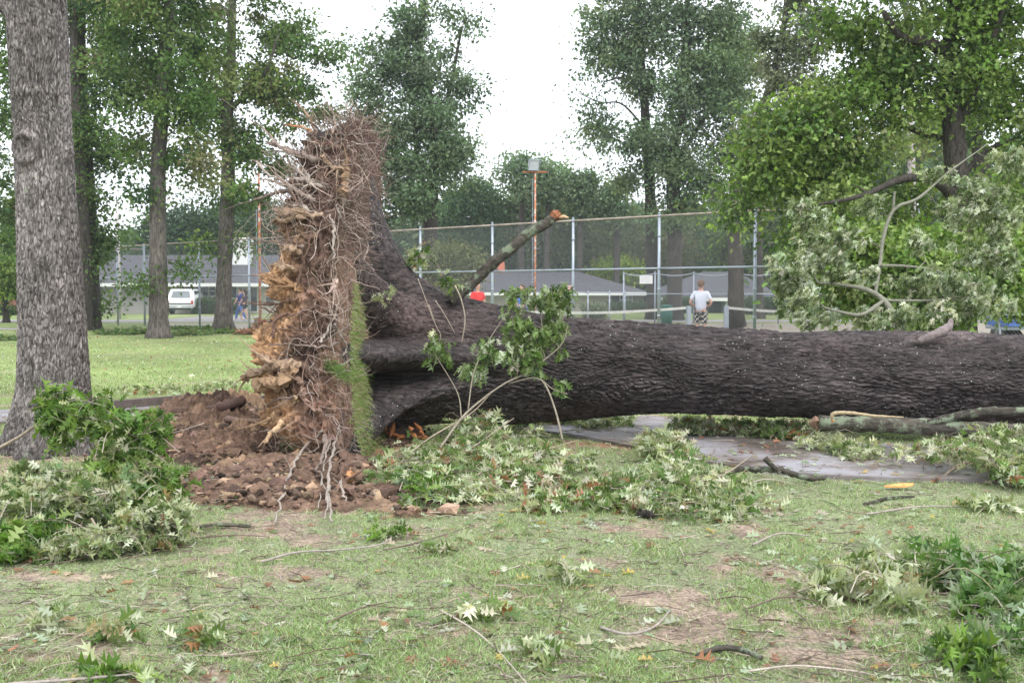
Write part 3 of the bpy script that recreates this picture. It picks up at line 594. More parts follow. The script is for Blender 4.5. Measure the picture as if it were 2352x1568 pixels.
# ================================================================== TREES
def grow(mb_w, skel_p, skel_r, cl, rng, zdrop=.9, rmin=.010, k1=.016, maxr=.16, col=(1, 1, 1), twist=.12, sides=5):
    """attach cluster centres to the nearest suitable wood, nearest first"""
    SP = [np.array(p) for p in skel_p]; A = np.array(SP)
    Rr = np.array(skel_r); order = np.argsort(np.min(np.linalg.norm(cl[:, None]-A[None, ::3], axis=2), axis=1)); ends = np.zeros_like(cl)
    for q in order:
        c = cl[q]; dv = c-A; dist = np.linalg.norm(dv, axis=1); hd = np.linalg.norm(dv[:, :2], axis=1)
        cost = dist+zdrop*np.maximum(0, A[:, 2]-c[2]+.25*hd)+.0*dist; k = int(np.argmin(cost)); a = A[k]; L = dist[k]
        r0 = min(maxr, Rr[k]*.7, k1*L+rmin*1.2); mid = a*.55+c*.45+np.array([0, 0, .16*L])+rng.normal(size=3)*twist*L*.35
        n = max(4, int(3+L*1.2)); sp = spline([a, mid, c], n); rr_ = np.linspace(max(r0, rmin), rmin*.5, n)
        sp[1:-1] += rng.normal(size=(n-2, 3))*.05*min(L, 1.5)
        mb_w.tube(sp, rr_, sides, col, caps=False); A = np.vstack([A, sp[1:]]); Rr = np.concatenate([Rr, rr_[1:]])
    return A
def oak_tree(name, label, cat, base, trunk_px, Y, trunk_r, blobs, ncl, nleaf, lsize, pal, seed, bark=None, leafm=None, tmpl=DIA, spread=.55, group=None, col=(1, 1, 1), tside=14, extra_limbs=(), thin=True, kx=.016):
    rng = np.random.default_rng(seed); t = thing(name, label, cat, base, group); bark = bark or M_bark_far; leafm = leafm or M_leaf_far
    tp = spline([P(a, b_, Y) for a, b_ in trunk_px], 64); tp[0] = base-np.array([0, 0, .15]); n = len(tp)
    rr_ = np.interp(np.linspace(0, 1, n), np.linspace(0, 1, len(trunk_r)), trunk_r); rr_[0] *= 1.55; rr_[1] *= 1.13; rr_[2] *= 1.03
    rr_ = rr_*(1+.03*rng.normal(size=n)); mb = MB(); mb.tube(tp, rr_, tside, col, wob=.03, rng=rng)
    SP = list(tp[12:]); SR = list(rr_[12:])
    for pts, rad in extra_limbs:
        s3 = spline([P(a, b_, Y+dy) for a, b_, dy in pts], 14); r3 = np.linspace(rad[0], rad[1], 14); mb.tube(s3, r3, 8, col, wob=.04, rng=rng); SP += list(s3); SR += list(r3)
    vol = np.array([b_[2]*b_[3]*b_[2]**.5 for b_ in blobs], float); vol /= vol.sum(); cl = []
    for (bx, by, rx, ry), fr_ in zip(blobs, vol):
        k = max(2, int(round(ncl*fr_*(.62 if thin else 1)))); c = P(bx, by, Y); u = unit(rng, k)*rng.random((k, 1))**.42
        dpt = min(rx/S(Y), 3.2); cl.append(c+u*np.array([rx/S(Y), dpt, ry/S(Y)]))
    cl = np.vstack(cl); grow(mb, SP, SR, cl, rng, k1=kx, col=col)
    cl = cl+0
    mb.build('trunk', bark, t, True)
    K = len(cl); w_ = rng.gamma(2.5, 1, K); w_ /= w_.sum(); idx = rng.choice(K, int(nleaf*(.82 if thin else 1)), p=w_); sc = (.5+.8*rng.random(K))*spread*(.74 if thin else 1); nleaf = len(idx); lsize *= (.86 if thin else 1)
    nleaf = len(idx); g = rng.normal(size=(nleaf, 3)); pos = cl[idx]+g*sc[idx][:, None]*np.array([1, 1, .62])
    d_ = unit(rng, nleaf)+g*.35+np.array([0, 0, -.35]); nr = unit(rng, nleaf)*.9+np.array([0, 0, .7])
    ccl = pick(rng, K, pal, .12)
    cc = ccl[idx]*(1+.22*rng.normal(size=(nleaf, 1))); mb = MB()
    leaves(mb, pos, d_, nr, lsize*(.65+.7*rng.random(nleaf)), np.clip(cc, .005, .9), tmpl, rng); mb.build('crown', leafm, t, False)
    return t
PG = [(4, (.085, .15, .045)), (3, (.12, .19, .06)), (1.5, (.16, .22, .06)), (1, (.19, .20, .10)), (1.2, (.05, .10, .04))]         # left oaks
PB = [(4, (.12, .18, .10)), (3, (.155, .22, .13)), (1, (.20, .25, .13)), (1, (.07, .11, .065))]                                # bluish far trees
PR = [(4, (.12, .20, .04)), (3, (.18, .27, .06)), (2, (.07, .13, .03)), (1.4, (.26, .33, .12))]                                     # bright near oak right
PO = [(4, (.12, .16, .075)), (3, (.10, .145, .07)), (1, (.15, .17, .09))]                                                            # olive
# --- the two slim oaks in front of the fence, left
oak_tree('oak_tree', 'straight grey oak in front of the white vehicle, flared at its foot', 'tree', G(365, 776), [(365, 776), (364, 640), (362, 480), (366, 330), (380, 150), (392, -20), (400, -200), (402, -420)], 37.6,
    [.36, .29, .28, .26, .23, .2, .16, .10, .05], [(360, 300, 110, 75), (440, 400, 70, 60), (300, 200, 90, 80), (420, 140, 110, 90), (350, 20, 150, 80), (330, 450, 50, 40), (440, 270, 80, 60), (380, -200, 200, 150), (330, 640, 28, 26), (405, 625, 38, 24)],
    185, 34000, .16, PG, 31, M_bark_mid, thin=False, spread=.4)
oak_tree('oak_tree', 'slender oak with grey bark just left of the walking couple', 'tree', G(513, 757), [(513, 757), (515, 640), (520, 500), (524, 380), (522, 260), (530, 150), (533, 20), (540, -150), (540, -380)], 45.2,
    [.37, .31, .29, .27, .24, .2, .16, .10, .05], [(560, 420, 60, 70), (620, 330, 80, 80), (480, 300, 80, 70), (570, 200, 110, 70), (680, 210, 100, 90), (620, 60, 120, 70), (480, 80, 80, 80), (740, 120, 70, 60), (540, -200, 200, 150), (470, 560, 30, 24), (560, 560, 28, 30), (490, 440, 40, 40)],
    210, 38000, .165, PG, 32, M_bark_mid, thin=False, spread=.42, extra_limbs=[([(522, 255, 0), (580, 205, -.5), (610, 165, -.8), (640, 80, -1)], (.12, .05))])
oak_tree('oak_tree', 'dark oak behind the near pale trunk, right one of two close stems', 'tree', G(214, 756), [(216, 756), (214, 640), (208, 480), (196, 300), (186, 120), (190, -60), (200, -300)], 46.2,
    [.30, .26, .24, .22, .2, .15, .06], [(215, 480, 50, 60), (240, 350, 70, 70), (200, 220, 80, 80), (270, 120, 90, 80), (220, 10, 110, 70), (30, 350, 60, 120), (30, 150, 60, 120), (15, 20, 60, 90), (230, 590, 36, 60), (220, 700, 26, 24), (290, 520, 26, 26), (200, -200, 180, 120)],
    200, 36000, .17, PG, 33, M_bark_far, spread=.45, thin=False)
oak_tree('oak_tree', 'dark oak behind the near pale trunk, left one of two close stems', 'tree', G(192, 758), [(192, 758), (193, 600), (180, 400), (172, 200), (168, -60)], 45.3,
    [.36, .33, .28, .22, .1], [(180, 420, 40, 50), (170, 300, 50, 60), (40, 480, 60, 60), (20, 560, 40, 40), (190, 620, 22, 40)], 60, 9000, .18, PG, 34, M_bark_far)
# --- tall tree right of the root plate
oak_tree('tall_tree', 'tall bluish green tree with open top left of the sky gap', 'tree', G(985, 738), [(985, 738), (988, 560), (992, 440), (1000, 330), (985, 220), (965, 120), (975, 20), (980, -120)], 58,
    [.45, .40, .34, .28, .22, .16, .1, .05], [(960, 400, 100, 70), (1000, 290, 90, 70), (900, 270, 80, 80), (1050, 230, 40, 60), (960, 170, 90, 60), (1030, 330, 50, 50), (1065, 60, 45, 30), (1000, 25, 50, 35), (930, 50, 50, 40), (1010, 120, 50, 30), (880, 130, 60, 50), (850, 350, 70, 90), (830, 230, 50, 60), (1090, 215, 22, 18), (1060, 350, 40, 25), (965, -80, 60, 50), (920, 470, 80, 40), (1035, 400, 40, 40)],
    300, 42000, .24, PB, 35, spread=.75, extra_limbs=[([(990, 470, 0), (965, 400, .5), (955, 330, .5), (950, 260, .8)], (.22, .1)), ([(1000, 310, 0), (1030, 220, .5), (1050, 120, 0), (1062, 60, 0)], (.14, .05))])
# --- tall airy pair right of the gap
oak_tree('tall_tree', 'tall airy tree with a forked trunk right of the sky gap', 'tree', G(1500, 732), [(1500, 732), (1497, 560), (1492, 420), (1484, 300), (1478, 200), (1470, 100), (1468, 0), (1470, -120)], 62,
    [.36, .34, .30, .26, .22, .18, .12, .05], [(1470, 190, 70, 60), (1420, 110, 70, 60), (1370, 150, 45, 30), (1400, 30, 60, 45), (1480, 40, 80, 60), (1490, 330, 60, 60), (1335, 215, 38, 16), (1385, 280, 50, 40), (1390, 340, 35, 60), (1440, 400, 50, 40), (1350, 320, 30, 14), (1500, 120, 60, 60), (1470, -90, 90, 60), (1360, 90, 30, 22)],
    230, 26000, .24, PB, 36, spread=.75, extra_limbs=[([(1484, 270, 0), (1465, 205, -.3), (1425, 180, -.5), (1385, 190, -.5)], (.10, .03)), ([(1484, 300, 0), (1430, 240, 0), (1380, 235, 0), (1330, 215, 0)], (.07, .02))])
oak_tree('tall_tree', 'broad tall tree with a dark trunk behind the airy forked tree', 'tree', G(1549, 735), [(1549, 735), (1550, 560), (1546, 440), (1545, 350), (1570, 250), (1575, 120), (1580, 0), (1580, -100)], 60,
    [.42, .40, .36, .28, .24, .18, .12, .05], [(1550, 330, 70, 80), (1620, 260, 70, 80), (1580, 170, 70, 70), (1650, 140, 60, 60), (1700, 220, 60, 60), (1560, 60, 60, 50), (1640, 50, 60, 50), (1700, 70, 50, 35), (1600, 430, 60, 70), (1690, 340, 60, 60), (1540, 500, 50, 40), (1600, -80, 110, 50)],
    270, 38000, .24, PB+[(2, (.13, .19, .09))], 37, spread=.75, extra_limbs=[([(1545, 380, 0), (1600, 300, .3), (1640, 230, .3), (1680, 190, 0)], (.16, .05))])
oak_tree('tall_tree', 'grey green tree with a rough crown left of the near bright oak', 'tree', G(1690, 745), [(1690, 745), (1690, 600), (1688, 480), (1720, 330), (1770, 200), (1800, 60), (1810, -60)], 46,
    [.34, .31, .28, .22, .18, .12, .05], [(1800, 190, 50, 70), (1770, 300, 60, 70), (1840, 90, 60, 60), (1860, 20, 60, 40), (1760, 110, 30, 40), (1720, 420, 50, 50), (1880, 250, 60, 80), (1700, 500, 40, 40), (1850, -70, 90, 50)],
    190, 22000, .20, [(4, (.14, .165, .10)), (3, (.17, .19, .125)), (1, (.08, .12, .05))], 38, spread=.6)
oak_tree('tall_tree', 'yellowish tree with thin limbs between the tall trees at the top', 'tree', G(1745, 732), [(1745, 732), (1740, 500), (1720, 330), (1690, 200), (1680, 80), (1680, -40)], 66, [.25, .22, .2, .15, .1, .05],
    [(1680, 120, 50, 70), (1650, 180, 40, 40), (1720, 160, 40, 40), (1670, 40, 40, 30)], 70, 7000, .24, [(1, (.20, .25, .09)), (1, (.15, .2, .08))], 39, spread=.7)
for k, (x, y0, yb, r, sd) in enumerate(((1195, 365, 735, 45, 41), (1255, 372, 735, 40, 42), (1330, 400, 735, 36, 43), (1415, 430, 735, 45, 44))):
    oak_tree('pine_tree', ['small airy pine behind the floodlight, its tip left of the lamp', 'small airy pine just right of the floodlight', 'thin pine midway between floodlight and tall forked tree', 'thin pine with bare lower stem beside the tall forked tree'][k], 'tree',
        G(x, 712), [(x, 712), (x+2, 560), (x+4, 460), (x, y0)], 90, [.3, .26, .2, .06], [(x, y0+12, r, 16), (x-10, y0+40, r*.9, 18), (x+12, y0+70, r, 20)], 40, 3600, .34, PB, sd, spread=1.0, group='small pines on the far skyline')
# --- dense rounded evergreens behind the houses
def bush_tree(name, label, x, top, rx, Y, pal, seed, n=15000, bottom=640, ls=.3, cat='tree', ncl=120, gy=None, sp=.8):
    cy = (top+bottom)/2; ry = (bottom-top)/2; b0 = G(x, HZ+CAMH*S(Y))
    bl = [(x, cy, rx*.92, ry*.9), (x-rx*.45, cy+ry*.2, rx*.55, ry*.65), (x+rx*.45, cy+ry*.1, rx*.55, ry*.7)]
    return oak_tree(name, label, cat, b0, [(x, HZ+CAMH*S(Y)), (x-4, cy+ry*.5), (x+3, cy), (x, top+ry*.3)], Y, [.03*rx/10+.05, .2, .12, .04], bl, ncl, n, ls, pal, seed, spread=sp, thin=False)
bush_tree('round_tree', 'wide rounded olive green tree behind the rusty floodlight pole', 1290, 398, 180, 100, PO, 51, 46000, 650, .33, ncl=330)
bush_tree('evergreen_tree', 'dark dense evergreen left of the rounded olive tree', 1085, 385, 70, 98, [(3, (.05, .10, .045)), (2, (.075, .13, .06))], 52, 17000, 640, .28)
bush_tree('flowering_shrub', 'brownish green crepe myrtle with pink blossoms beside the fallen trunk branch', 1025, 545, 75, 52, [(5, (.15, .16, .075)), (3, (.12, .14, .065)), (.35, (.55, .33, .32))], 53, 14000, 680, .13, 'shrub', 130, sp=.45)
bush_tree('yellow_shrub', 'bright yellow green shrub behind the roof of the middle house', 1430, 588, 55, 96, [(1, (.26, .34, .05)), (1, (.2, .28, .05))], 54, 5000, 650, .3, 'shrub', 40, sp=.6)
bush_tree('brown_tree', 'brownish green spreading tree behind the white sign', 1480, 500, 120, 98, [(3, (.14, .15, .08)), (2, (.11, .13, .065))], 55, 20000, 650, .25)
bush_tree('round_tree', 'green leafy tree behind the right house roof', 1760, 470, 120, 94, PG, 56, 26000, 650, .33, ncl=200)
bush_tree('round_tree', 'dark green tree behind the white chimney of the left house', 560, 440, 130, 97, [(3, (.05, .09, .05)), (2, (.07, .12, .06))], 57, 20000, 620, .3)
bush_tree('round_tree', 'dark bushy tree behind the long roof, between two near oaks', 420, 470, 100, 98, [(3, (.05, .09, .05)), (2, (.07, .12, .06))], 58, 16000, 620, .3)
bush_tree('garden_tree', 'small bright green tree before the red brick house at left edge', 15, 585, 40, 56, PR, 59, 6000, 690, .18, 'tree', 50, sp=.5)
oak_tree('young_tree', 'leafy green young tree filling the space behind the silvery torn bough', 'tree', G(2070, 880), [(2070, 880), (2075, 760), (2065, 660), (2070, 570)], 19.2, [.07, .055, .045, .02], [(2060, 600, 110, 60), (1960, 640, 90, 60), (2180, 620, 110, 70), (2100, 700, 130, 50), (2290, 640, 90, 80), (1920, 560, 60, 50)], 170, 17000, .12, PR, 61, M_bark_far, M_leaf, STAR, spread=.3, thin=False)
# far wood, one mass
rng = np.random.default_rng(71); mb = MB()
def wood(x0, x1, topf, Y, n, pal, ls):
    xs = rng.uniform(x0, x1, n); tp_ = np.array([topf(a) for a in xs]); ys = tp_+(690-tp_)*rng.random(n)**.8+14*vnoise(np.stack([xs*.05, 0*xs, 0*xs], 1), 5); Yd = Y+rng.normal(size=n)*5
    pos = np.array([P(a, b_, c) for a, b_, c in zip(xs, ys, Yd)]); c = pick(rng, n, pal, .2)*(1+.5*fbm(pos*.35, 3, 9)[:, None])
    leaves(mb, pos, unit(rng, n), unit(rng, n)+np.array([0, -.4, .7]), ls*(.6+.8*rng.random(n)), np.clip(c, .004, .9), DIA, rng)
wood(-700, 880, lambda a: 560+25*math.sin(a*.02)+20*math.sin(a*.057) if a > 40 else 470, 112, 26000, [(2, (.06, .11, .05)), (2, (.08, .13, .065))], .75)
wood(860, 1750, lambda a: 470+22*math.sin(a*.03)+15*math.sin(a*.071), 118, 30000, [(2, (.075, .12, .06)), (2, (.10, .13, .07)), (1, (.05, .08, .05))], .75)
wood(1700, 3300, lambda a: 300+40*math.sin(a*.02), 100, 46000, [(2, (.08, .13, .05)), (2, (.06, .10, .045)), (1, (.10, .14, .05))], .75)
tag(mb.build('far_woods', M_leaf_far), 'continuous dark green wood far behind the houses', 'woods', kind='stuff')

# --- near bright oak with spreading crown at right
oak_tree('oak_tree', 'big spreading oak with bright green crown and black limbs at the right', 'tree', G(2205, 834), [(2205, 834), (2208, 600), (2200, 450), (2190, 300), (2180, 180), (2188, 60), (2200, -80), (2210, -300)], 24.4,
    [.36, .30, .26, .23, .22, .19, .13, .05], [(1760, 420, 80, 60), (1850, 330, 100, 80), (1700, 440, 50, 50), (1780, 350, 60, 50), (1950, 250, 110, 70), (1900, 430, 90, 50), (2000, 350, 100, 60), (2050, 120, 90, 70), (1960, 60, 90, 60), (2200, 180, 100, 90), (2310, 90, 80, 90), (2330, 300, 70, 100), (2180, 30, 110, 60), (2280, 430, 70, 60), (2080, 430, 60, 40), (1860, 500, 60, 30), (2450, 200, 120, 220), (2150, 560, 50, 40), (2300, 560, 60, 50), (2200, -180, 300, 140), (1700, 500, 30, 20), (1820, 560, 50, 30), (1950, 540, 90, 50), (2060, 500, 80, 50), (2230, 640, 80, 50), (2330, 680, 60, 50), (2100, 640, 60, 40), (1730, 350, 60, 50), (1800, 270, 70, 50), (2120, 230, 90, 70), (2010, 170, 80, 60), (2290, 540, 60, 60)],
    460, 62000, .125, PR, 45, M_bark_far, M_leaf, STAR, spread=.34, kx=.012, thin=False,
    extra_limbs=[([(2188, 165, 0), (2165, 118, -.2), (2120, 96, -.5), (2075, 88, -.7), (2050, 62, -.8), (2030, 28, -1)], (.17, .05)), ([(2203, 480, 0), (2170, 430, -.4), (2120, 408, -.8), (2060, 415, -1.2), (1980, 450, -1.6), (1880, 470, -2)], (.15, .025)), ([(2195, 300, 0), (2250, 190, -.3), (2290, 60, -.5), (2330, -60, -.7)], (.09, .05)), ([(2200, 420, 0), (2260, 350, 0), (2330, 320, 0)], (.07, .03)), ([(2195, 330, 0), (2100, 300, .3), (1990, 260, 0), (1900, 290, -.3)], (.08, .02))])
oak_tree('oak_tree', 'dark trunked oak half hidden behind the spreading right oak', 'tree', G(2300, 775), [(2300, 775), (2295, 600), (2260, 420), (2240, 280), (2230, 150), (2240, -100)], 38,
    [.3, .27, .24, .2, .16, .06], [(2300, 500, 100, 80), (2400, 400, 120, 120), (2150, 300, 80, 80), (2250, 250, 90, 90), (2000, 480, 80, 60), (2100, 560, 80, 50), (2330, 620, 60, 40)], 150, 20000, .18, PG, 46, spread=.5)
oak_tree('pale_stemmed_tree', 'tree with pale bare stem seen through the crown of the spreading oak', 'tree', G(2092, 760), [(2092, 760), (2095, 500), (2090, 280), (2080, 120), (2085, -40)], 44,
    [.16, .15, .13, .11, .06], [(2080, 60, 60, 50), (2100, -60, 80, 60), (2060, 180, 40, 40)], 50, 5000, .2, PB, 47, flat('pale_bark', (.38, .34, .33), .8, .2, 6))
# --- the near grey oak at the left edge, bark modelled
t = thing('oak_tree', 'thick near oak trunk with pale flaky bark and a round knot, left edge', 'tree', (-4.6, 10.9, 0))
zs = np.concatenate([np.linspace(-.1, 4.6, 620), np.linspace(4.65, 7.5, 20)]); th = np.linspace(0, 2*pi, 361)[:-1]; ZZ, TT = np.meshgrid(zs, th, indexing='ij')
sN = S(10.9); pyz = HZ-(zs-CAMH)*sN
cxp = np.interp(pyz, [-900, 0, 300, 600, 800, 900, 1000], [66, 97, 106, 116, 121, 121, 112]); wp = np.interp(pyz, [-900, 0, 300, 450, 600, 800, 880, 950, 1000, 1050], [44, 64, 62, 63, 68, 74, 78, 84, 88, 96])
R = np.repeat((wp/sN)[:, None], len(th), 1)
fl = np.exp(-np.clip(ZZ, 0, 9)/.28); lb = lambda c, w_: np.exp(-(((TT-c+pi) % (2*pi)-pi)/w_)**2)
R += fl*(.16*lb(3.3, .35)+.10*lb(4.6, .4)+.12*lb(5.9, .3)+.12*lb(1.5, .5)-.06*lb(3.95, .2)-.05*lb(5.2, .2))
pc = np.stack([np.cos(TT).ravel()*.30, np.sin(TT).ravel()*.30, ZZ.ravel()], 1)
wz = fbm(pc*np.array([4, 4, 2]), 3, 81)[:, None]*np.array([.05, .05, .12])+fbm(pc*np.array([20, 20, 9]), 2, 86)[:, None]*.012; f1, s1 = worley((pc+wz)*np.array([46, 46, 10.0]), 82)
pl = sstep(.03, .3, s1-f1).reshape(R.shape); fn = fbm((pc+wz)*np.array([50, 50, 22]), 3, 83).reshape(R.shape)
zk = CAMH-(350-HZ)/sN
def bumpk(zc_, tc, wz_, wt_): return np.exp(-(((ZZ-zc_)/wz_)**2+(((TT-tc+pi) % (2*pi)-pi)/wt_)**2)**1.5)
kb = bumpk(zk, 4.5, .16, .5); kring = sstep(.2, .5, kb)*(1-sstep(.6, .95, kb))
R += .05*kb+.03*kring-.03*sstep(.75, 1, kb)+.03*bumpk(CAMH-(225-HZ)/sN, 4.6, .05, .6)+.035*bumpk(CAMH-(358-HZ)/sN, 6.1, .1, .3)+.12*bumpk(CAMH-(15-HZ)/sN, 3.3, .13, .4)
R += .012*(pl-.5)*(1-.5*kb)+.012*fn
V = np.stack([((cxp-1176)/F*10.9)[:, None]+np.cos(TT)*R, 10.9+np.sin(TT)*R, ZZ], -1).reshape(-1, 3)
lowdark = fbm(pc*np.array([3, 3, 1.2]), 4, 84)
fle = sstep(.1, .45, vnoise((pc+wz)*np.array([42, 42, 13]), 87))*pl.ravel()
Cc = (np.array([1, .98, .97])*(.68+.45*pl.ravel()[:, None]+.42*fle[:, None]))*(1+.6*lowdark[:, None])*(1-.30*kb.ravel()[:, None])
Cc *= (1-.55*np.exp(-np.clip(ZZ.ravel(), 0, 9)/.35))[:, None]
m_, n__ = ZZ.shape; i = np.arange(m_-1)[:, None]*n__; j = np.arange(n__)[None]; j2 = (j+1) % n__
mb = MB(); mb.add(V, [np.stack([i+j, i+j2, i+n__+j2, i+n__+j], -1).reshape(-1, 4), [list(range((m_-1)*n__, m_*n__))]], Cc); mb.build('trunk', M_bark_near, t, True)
rng = np.random.default_rng(85); mb = MB(); cl = np.array([-5.1, 10.9, 7.6])+unit(rng, 60)*rng.random((60, 1))**.4*np.array([1.6, 1.6, .9])
idx = rng.integers(0, 60, 5000); pos = cl[idx]+rng.normal(size=(5000, 3))*.3; mb2 = MB(); grow(mb2, [np.array([-5.1, 10.9, 6.5]), np.array([-5.15, 10.9, 7.4])], [.14, .12], cl, rng)
mb2.build('limbs', M_bark_far, t, True)
leaves(mb, pos, unit(rng, 5000), unit(rng, 5000)+[0, 0, .7], .14*(.7+.6*rng.random(5000)), pick(rng, 5000, PG), STAR, rng); mb.build('crown', M_leaf, t)

# ================================================================== FENCES
def chain(mb, A, B, z0, z1, pitch=.076, r=.0026):
    A = np.array(A, float); B = np.array(B, float); L = np.linalg.norm(B-A); e = (B-A)/L; H = z1-z0; nrm = np.array([-e[1], e[0]])
    for sg in (1, -1):
        c = np.arange(-H if sg > 0 else 0, L if sg > 0 else L+H, pitch); u0 = np.clip(c, 0, L); u1 = np.clip(c+sg*H, 0, L); v0 = (u0-c)*sg; v1 = (u1-c)*sg
        ok = v1-v0 > .01; u0, u1, v0, v1 = u0[ok], u1[ok], v0[ok], v1[ok]; n = len(u0)
        a = np.c_[A+e*u0[:, None]+nrm*.003*sg, z0+v0]; b_ = np.c_[A+e*u1[:, None]+nrm*.003*sg, z0+v1]
        o1 = np.r_[nrm, 0]*r; o2 = np.r_[e*.8, .5]*r; o3 = -o1-o2
        v = np.stack([a+o1, a+o2, a+o3, b_+o1, b_+o2, b_+o3], 1).reshape(-1, 3); f = np.array([[0, 1, 4, 3], [1, 2, 5, 4], [2, 0, 3, 5]]); mb.add(v, [(f[None]+(np.arange(n)*6)[:, None, None]).reshape(-1, 4)])
def fence(name, label, posts, H, rails, matp, r=.04, pitch=.076, wr=.0026, postH=None, railmats=None, sagtop=0, skipmesh=()):
    t = thing(name, label, 'fence', (posts[0][0], posts[0][1], 0))
    for k, p in enumerate(posts):
        mb = MB(); h = H+.05; mb.tube([(p[0], p[1], -.1), (p[0], p[1], h)], r, 10); mb.tube([(p[0], p[1], h), (p[0], p[1], h+.05)], [r*1.15, r*.5], 10)
        for zb in rails+[H*.25, H*.45, H*.85]: mb.tube([(p[0], p[1], zb-.03), (p[0], p[1], zb+.03)], r*1.18, 10)
        mb.build('post', matp, t, True)
    for q, z in enumerate(rails):
        mb = MB()
        for a, b_ in zip(posts[:-1], posts[1:]):
            n = 7; tt = np.linspace(0, 1, n); pts = np.c_[np.outer(1-tt, a)+np.outer(tt, b_), z-sagtop*np.sin(pi*tt)*(q == 0)]; mb.tube(pts, r*.62, 8)
        mb.build('top_rail' if q == 0 else 'middle_rail', (railmats or {}).get(q, matp), t, True)
    mb = MB()
    for k, (a, b_) in enumerate(zip(posts[:-1], posts[1:])):
        if k not in skipmesh: chain(mb, a, b_, .03, H-.02, pitch, wr)
    mb.build('wire_mesh', M_wire, t); return t
def line_y(px): k = (px-1176)/F; return (51.8-.9414*18.5)/(1+.9414*k)
npx = [60, 168, 271, 365, 459, 573, 690, 825, 966, 1131, 1316, 1513, 1733]
posts = [((p-1176)/F*line_y(p), line_y(p)) for p in npx]+[((1966-1176)/F*28.9, 28.9), ((2105-1176)/F*29.4, 29.4)]
M_bluegalv = flat('weathered_blue_grey_steel', (.20, .25, .33), .5, .12, 4, .3)
fence('chain_link_fence', 'tall grey chain link court fence running behind the fallen trunk', posts, 3.66, [3.66, 2.22], M_galv, .042, .080, .0018, railmats={0: M_rust})
p0 = posts[-2]; fence('low_fence', 'low steel rail fence at right edge beyond the pale fallen foliage', [p0, (11.4, 27.2), (15.5, 25.0)], 2.2, [2.2, 1.1], M_galv, .036, .09, .002)
fp = [(-1.0, 54), (1.6, 54), (3.7, 54), (4.75, 54), (5.5, 54)]
fence('gate_fence', 'low fence with a gate frame in front of the middle house', fp, 1.52, [1.52], M_galv, .035, .09, .002)
fence('far_fence', 'far court fence with sagging top wire behind the man', [(5.4+.0, 53.6), (6.9, 53.5), (8.75, 53.4), (10.7, 53.3), (12.8, 53.2), (15, 53), (18, 52.8), (22, 52.6), (27, 52.4)], 2.45, [2.45, 1.46], M_galv, .035, .10, .0021, sagtop=.12)
t = thing('steel_post', 'thin steel post with a rusty cross rail, between pale pole and oak', 'post', G(333, 748))
b0 = G(333, 748); mb = MB(); mb.tube([b0-[0, 0, .1], b0+[0, 0, 3.75]], .05, 9); mb.build('pole', M_galv, t, True)
mb = MB(); mb.tube([b0+[-3.2, 1.2, 3.55], b0+[0, 0, 3.5]], .03, 7); mb.build('rail', M_rust, t, True)

# ================================================================== POLES, NETS, SIGNS, BIN
M_orange = barkmat('peeling_orange_paint', (.46, .14, .06), (.56, .24, .12), 'z', .3, lich=((.62, .58, .54), .52), rough=.6, bd=0)
def pole(name, label, px, Y, ztop, r, mat, lamp=False):
    b0 = P(px, HZ, Y); b0[2] = 0; t = thing(name, label, 'lamp post' if lamp else 'pole', b0); mb = MB(); mb.tube([b0-[0, 0, .1], b0+[0, 0, ztop*.5], b0+[0, 0, ztop]], [r, r*.92, r*.75], 12); mb.build('pole', mat, t, True)
    if mat is M_orange:
        for k in range(10): z = 1.5+k*(ztop-2)/10; sd = (-1)**k; mb = MB(); mb.tube([b0+[0, 0, z], b0+[sd*.22, -.02, z]], .012, 5); mb.build('step_peg', M_galv, t)
        mb = MB(); mb.tube([b0+[-.13, -.03, 2.0], b0+[-.13, -.03, ztop-.3]], .018, 6); mb.build('conduit', M_galv, t)
    if lamp:
        mb = MB(); mb.box(b0+[0, 0, ztop], (1.25, .12, .07)); mb.build('crossbar', flat('rusty_steel', (.38, .14, .06), .8, .3, 6), t)
        c = b0+np.array([-.12, -.1, ztop+.42]); a = radians(25)
        def rt(v): v = np.array(v, float); x, y, z = v.T; y2 = y*cos(a)-z*sin(a); z2 = y*sin(a)+z*cos(a); x2 = x*cos(.35)-y2*sin(.35); y3 = x*sin(.35)+y2*cos(.35); return np.c_[x2, y3, z2]+c
        fr_ = np.array([(-.28, -.22, -.27), (.28, -.22, -.27), (.28, -.22, .27), (-.28, -.22, .27)]); bk = np.array([(-.18, .2, -.16), (.18, .2, -.16), (.18, .2, .16), (-.18, .2, .16)])
        mb = MB(); mb.add(rt(np.vstack([fr_, bk])), [[[4, 5, 6, 7][::-1], [0, 4, 5, 1][::-1], [1, 5, 6, 2][::-1], [2, 6, 7, 3][::-1], [3, 7, 4, 0][::-1]]]); h = mb.build('lamp_housing', M_galv, t)
        mb = MB(); f2 = fr_.copy()*.93; f2[:, 1] = -.215; mb.add(rt(f2), [[[0, 1, 2, 3]]]); mb.build('lens', flat('lamp_glass', (.55, .6, .62), .15, .1, 3, spec=.6), h)
        mb = MB()
        for e in range(4): q = rt(fr_*1.03); mb.tube([q[e], q[(e+1) % 4]], .022, 6)
        mb.build('rim', M_galv, h)
        mb = MB(); mb.box(b0+[-.12, 0, ztop+.11], (.34, .06, .18)); mb.build('bracket', M_galv, t)
    return t
pole('lamp_post', 'rusty orange pole topped by one square grey floodlight', 1229, 57, 1.6+271/S(57), .058, M_orange, True)
pole('orange_pole', 'peeling orange pole left of the root plate, no lamp visible', 597, 55, 1.6+300/S(55), .07, M_orange)
pole('pale_pole', 'plain pale concrete pole in front of the grey garage wall', 273, 63, 1.6+205/S(63), .12, flat('pale_pole_paint', (.50, .47, .47), .7, .12, 3))
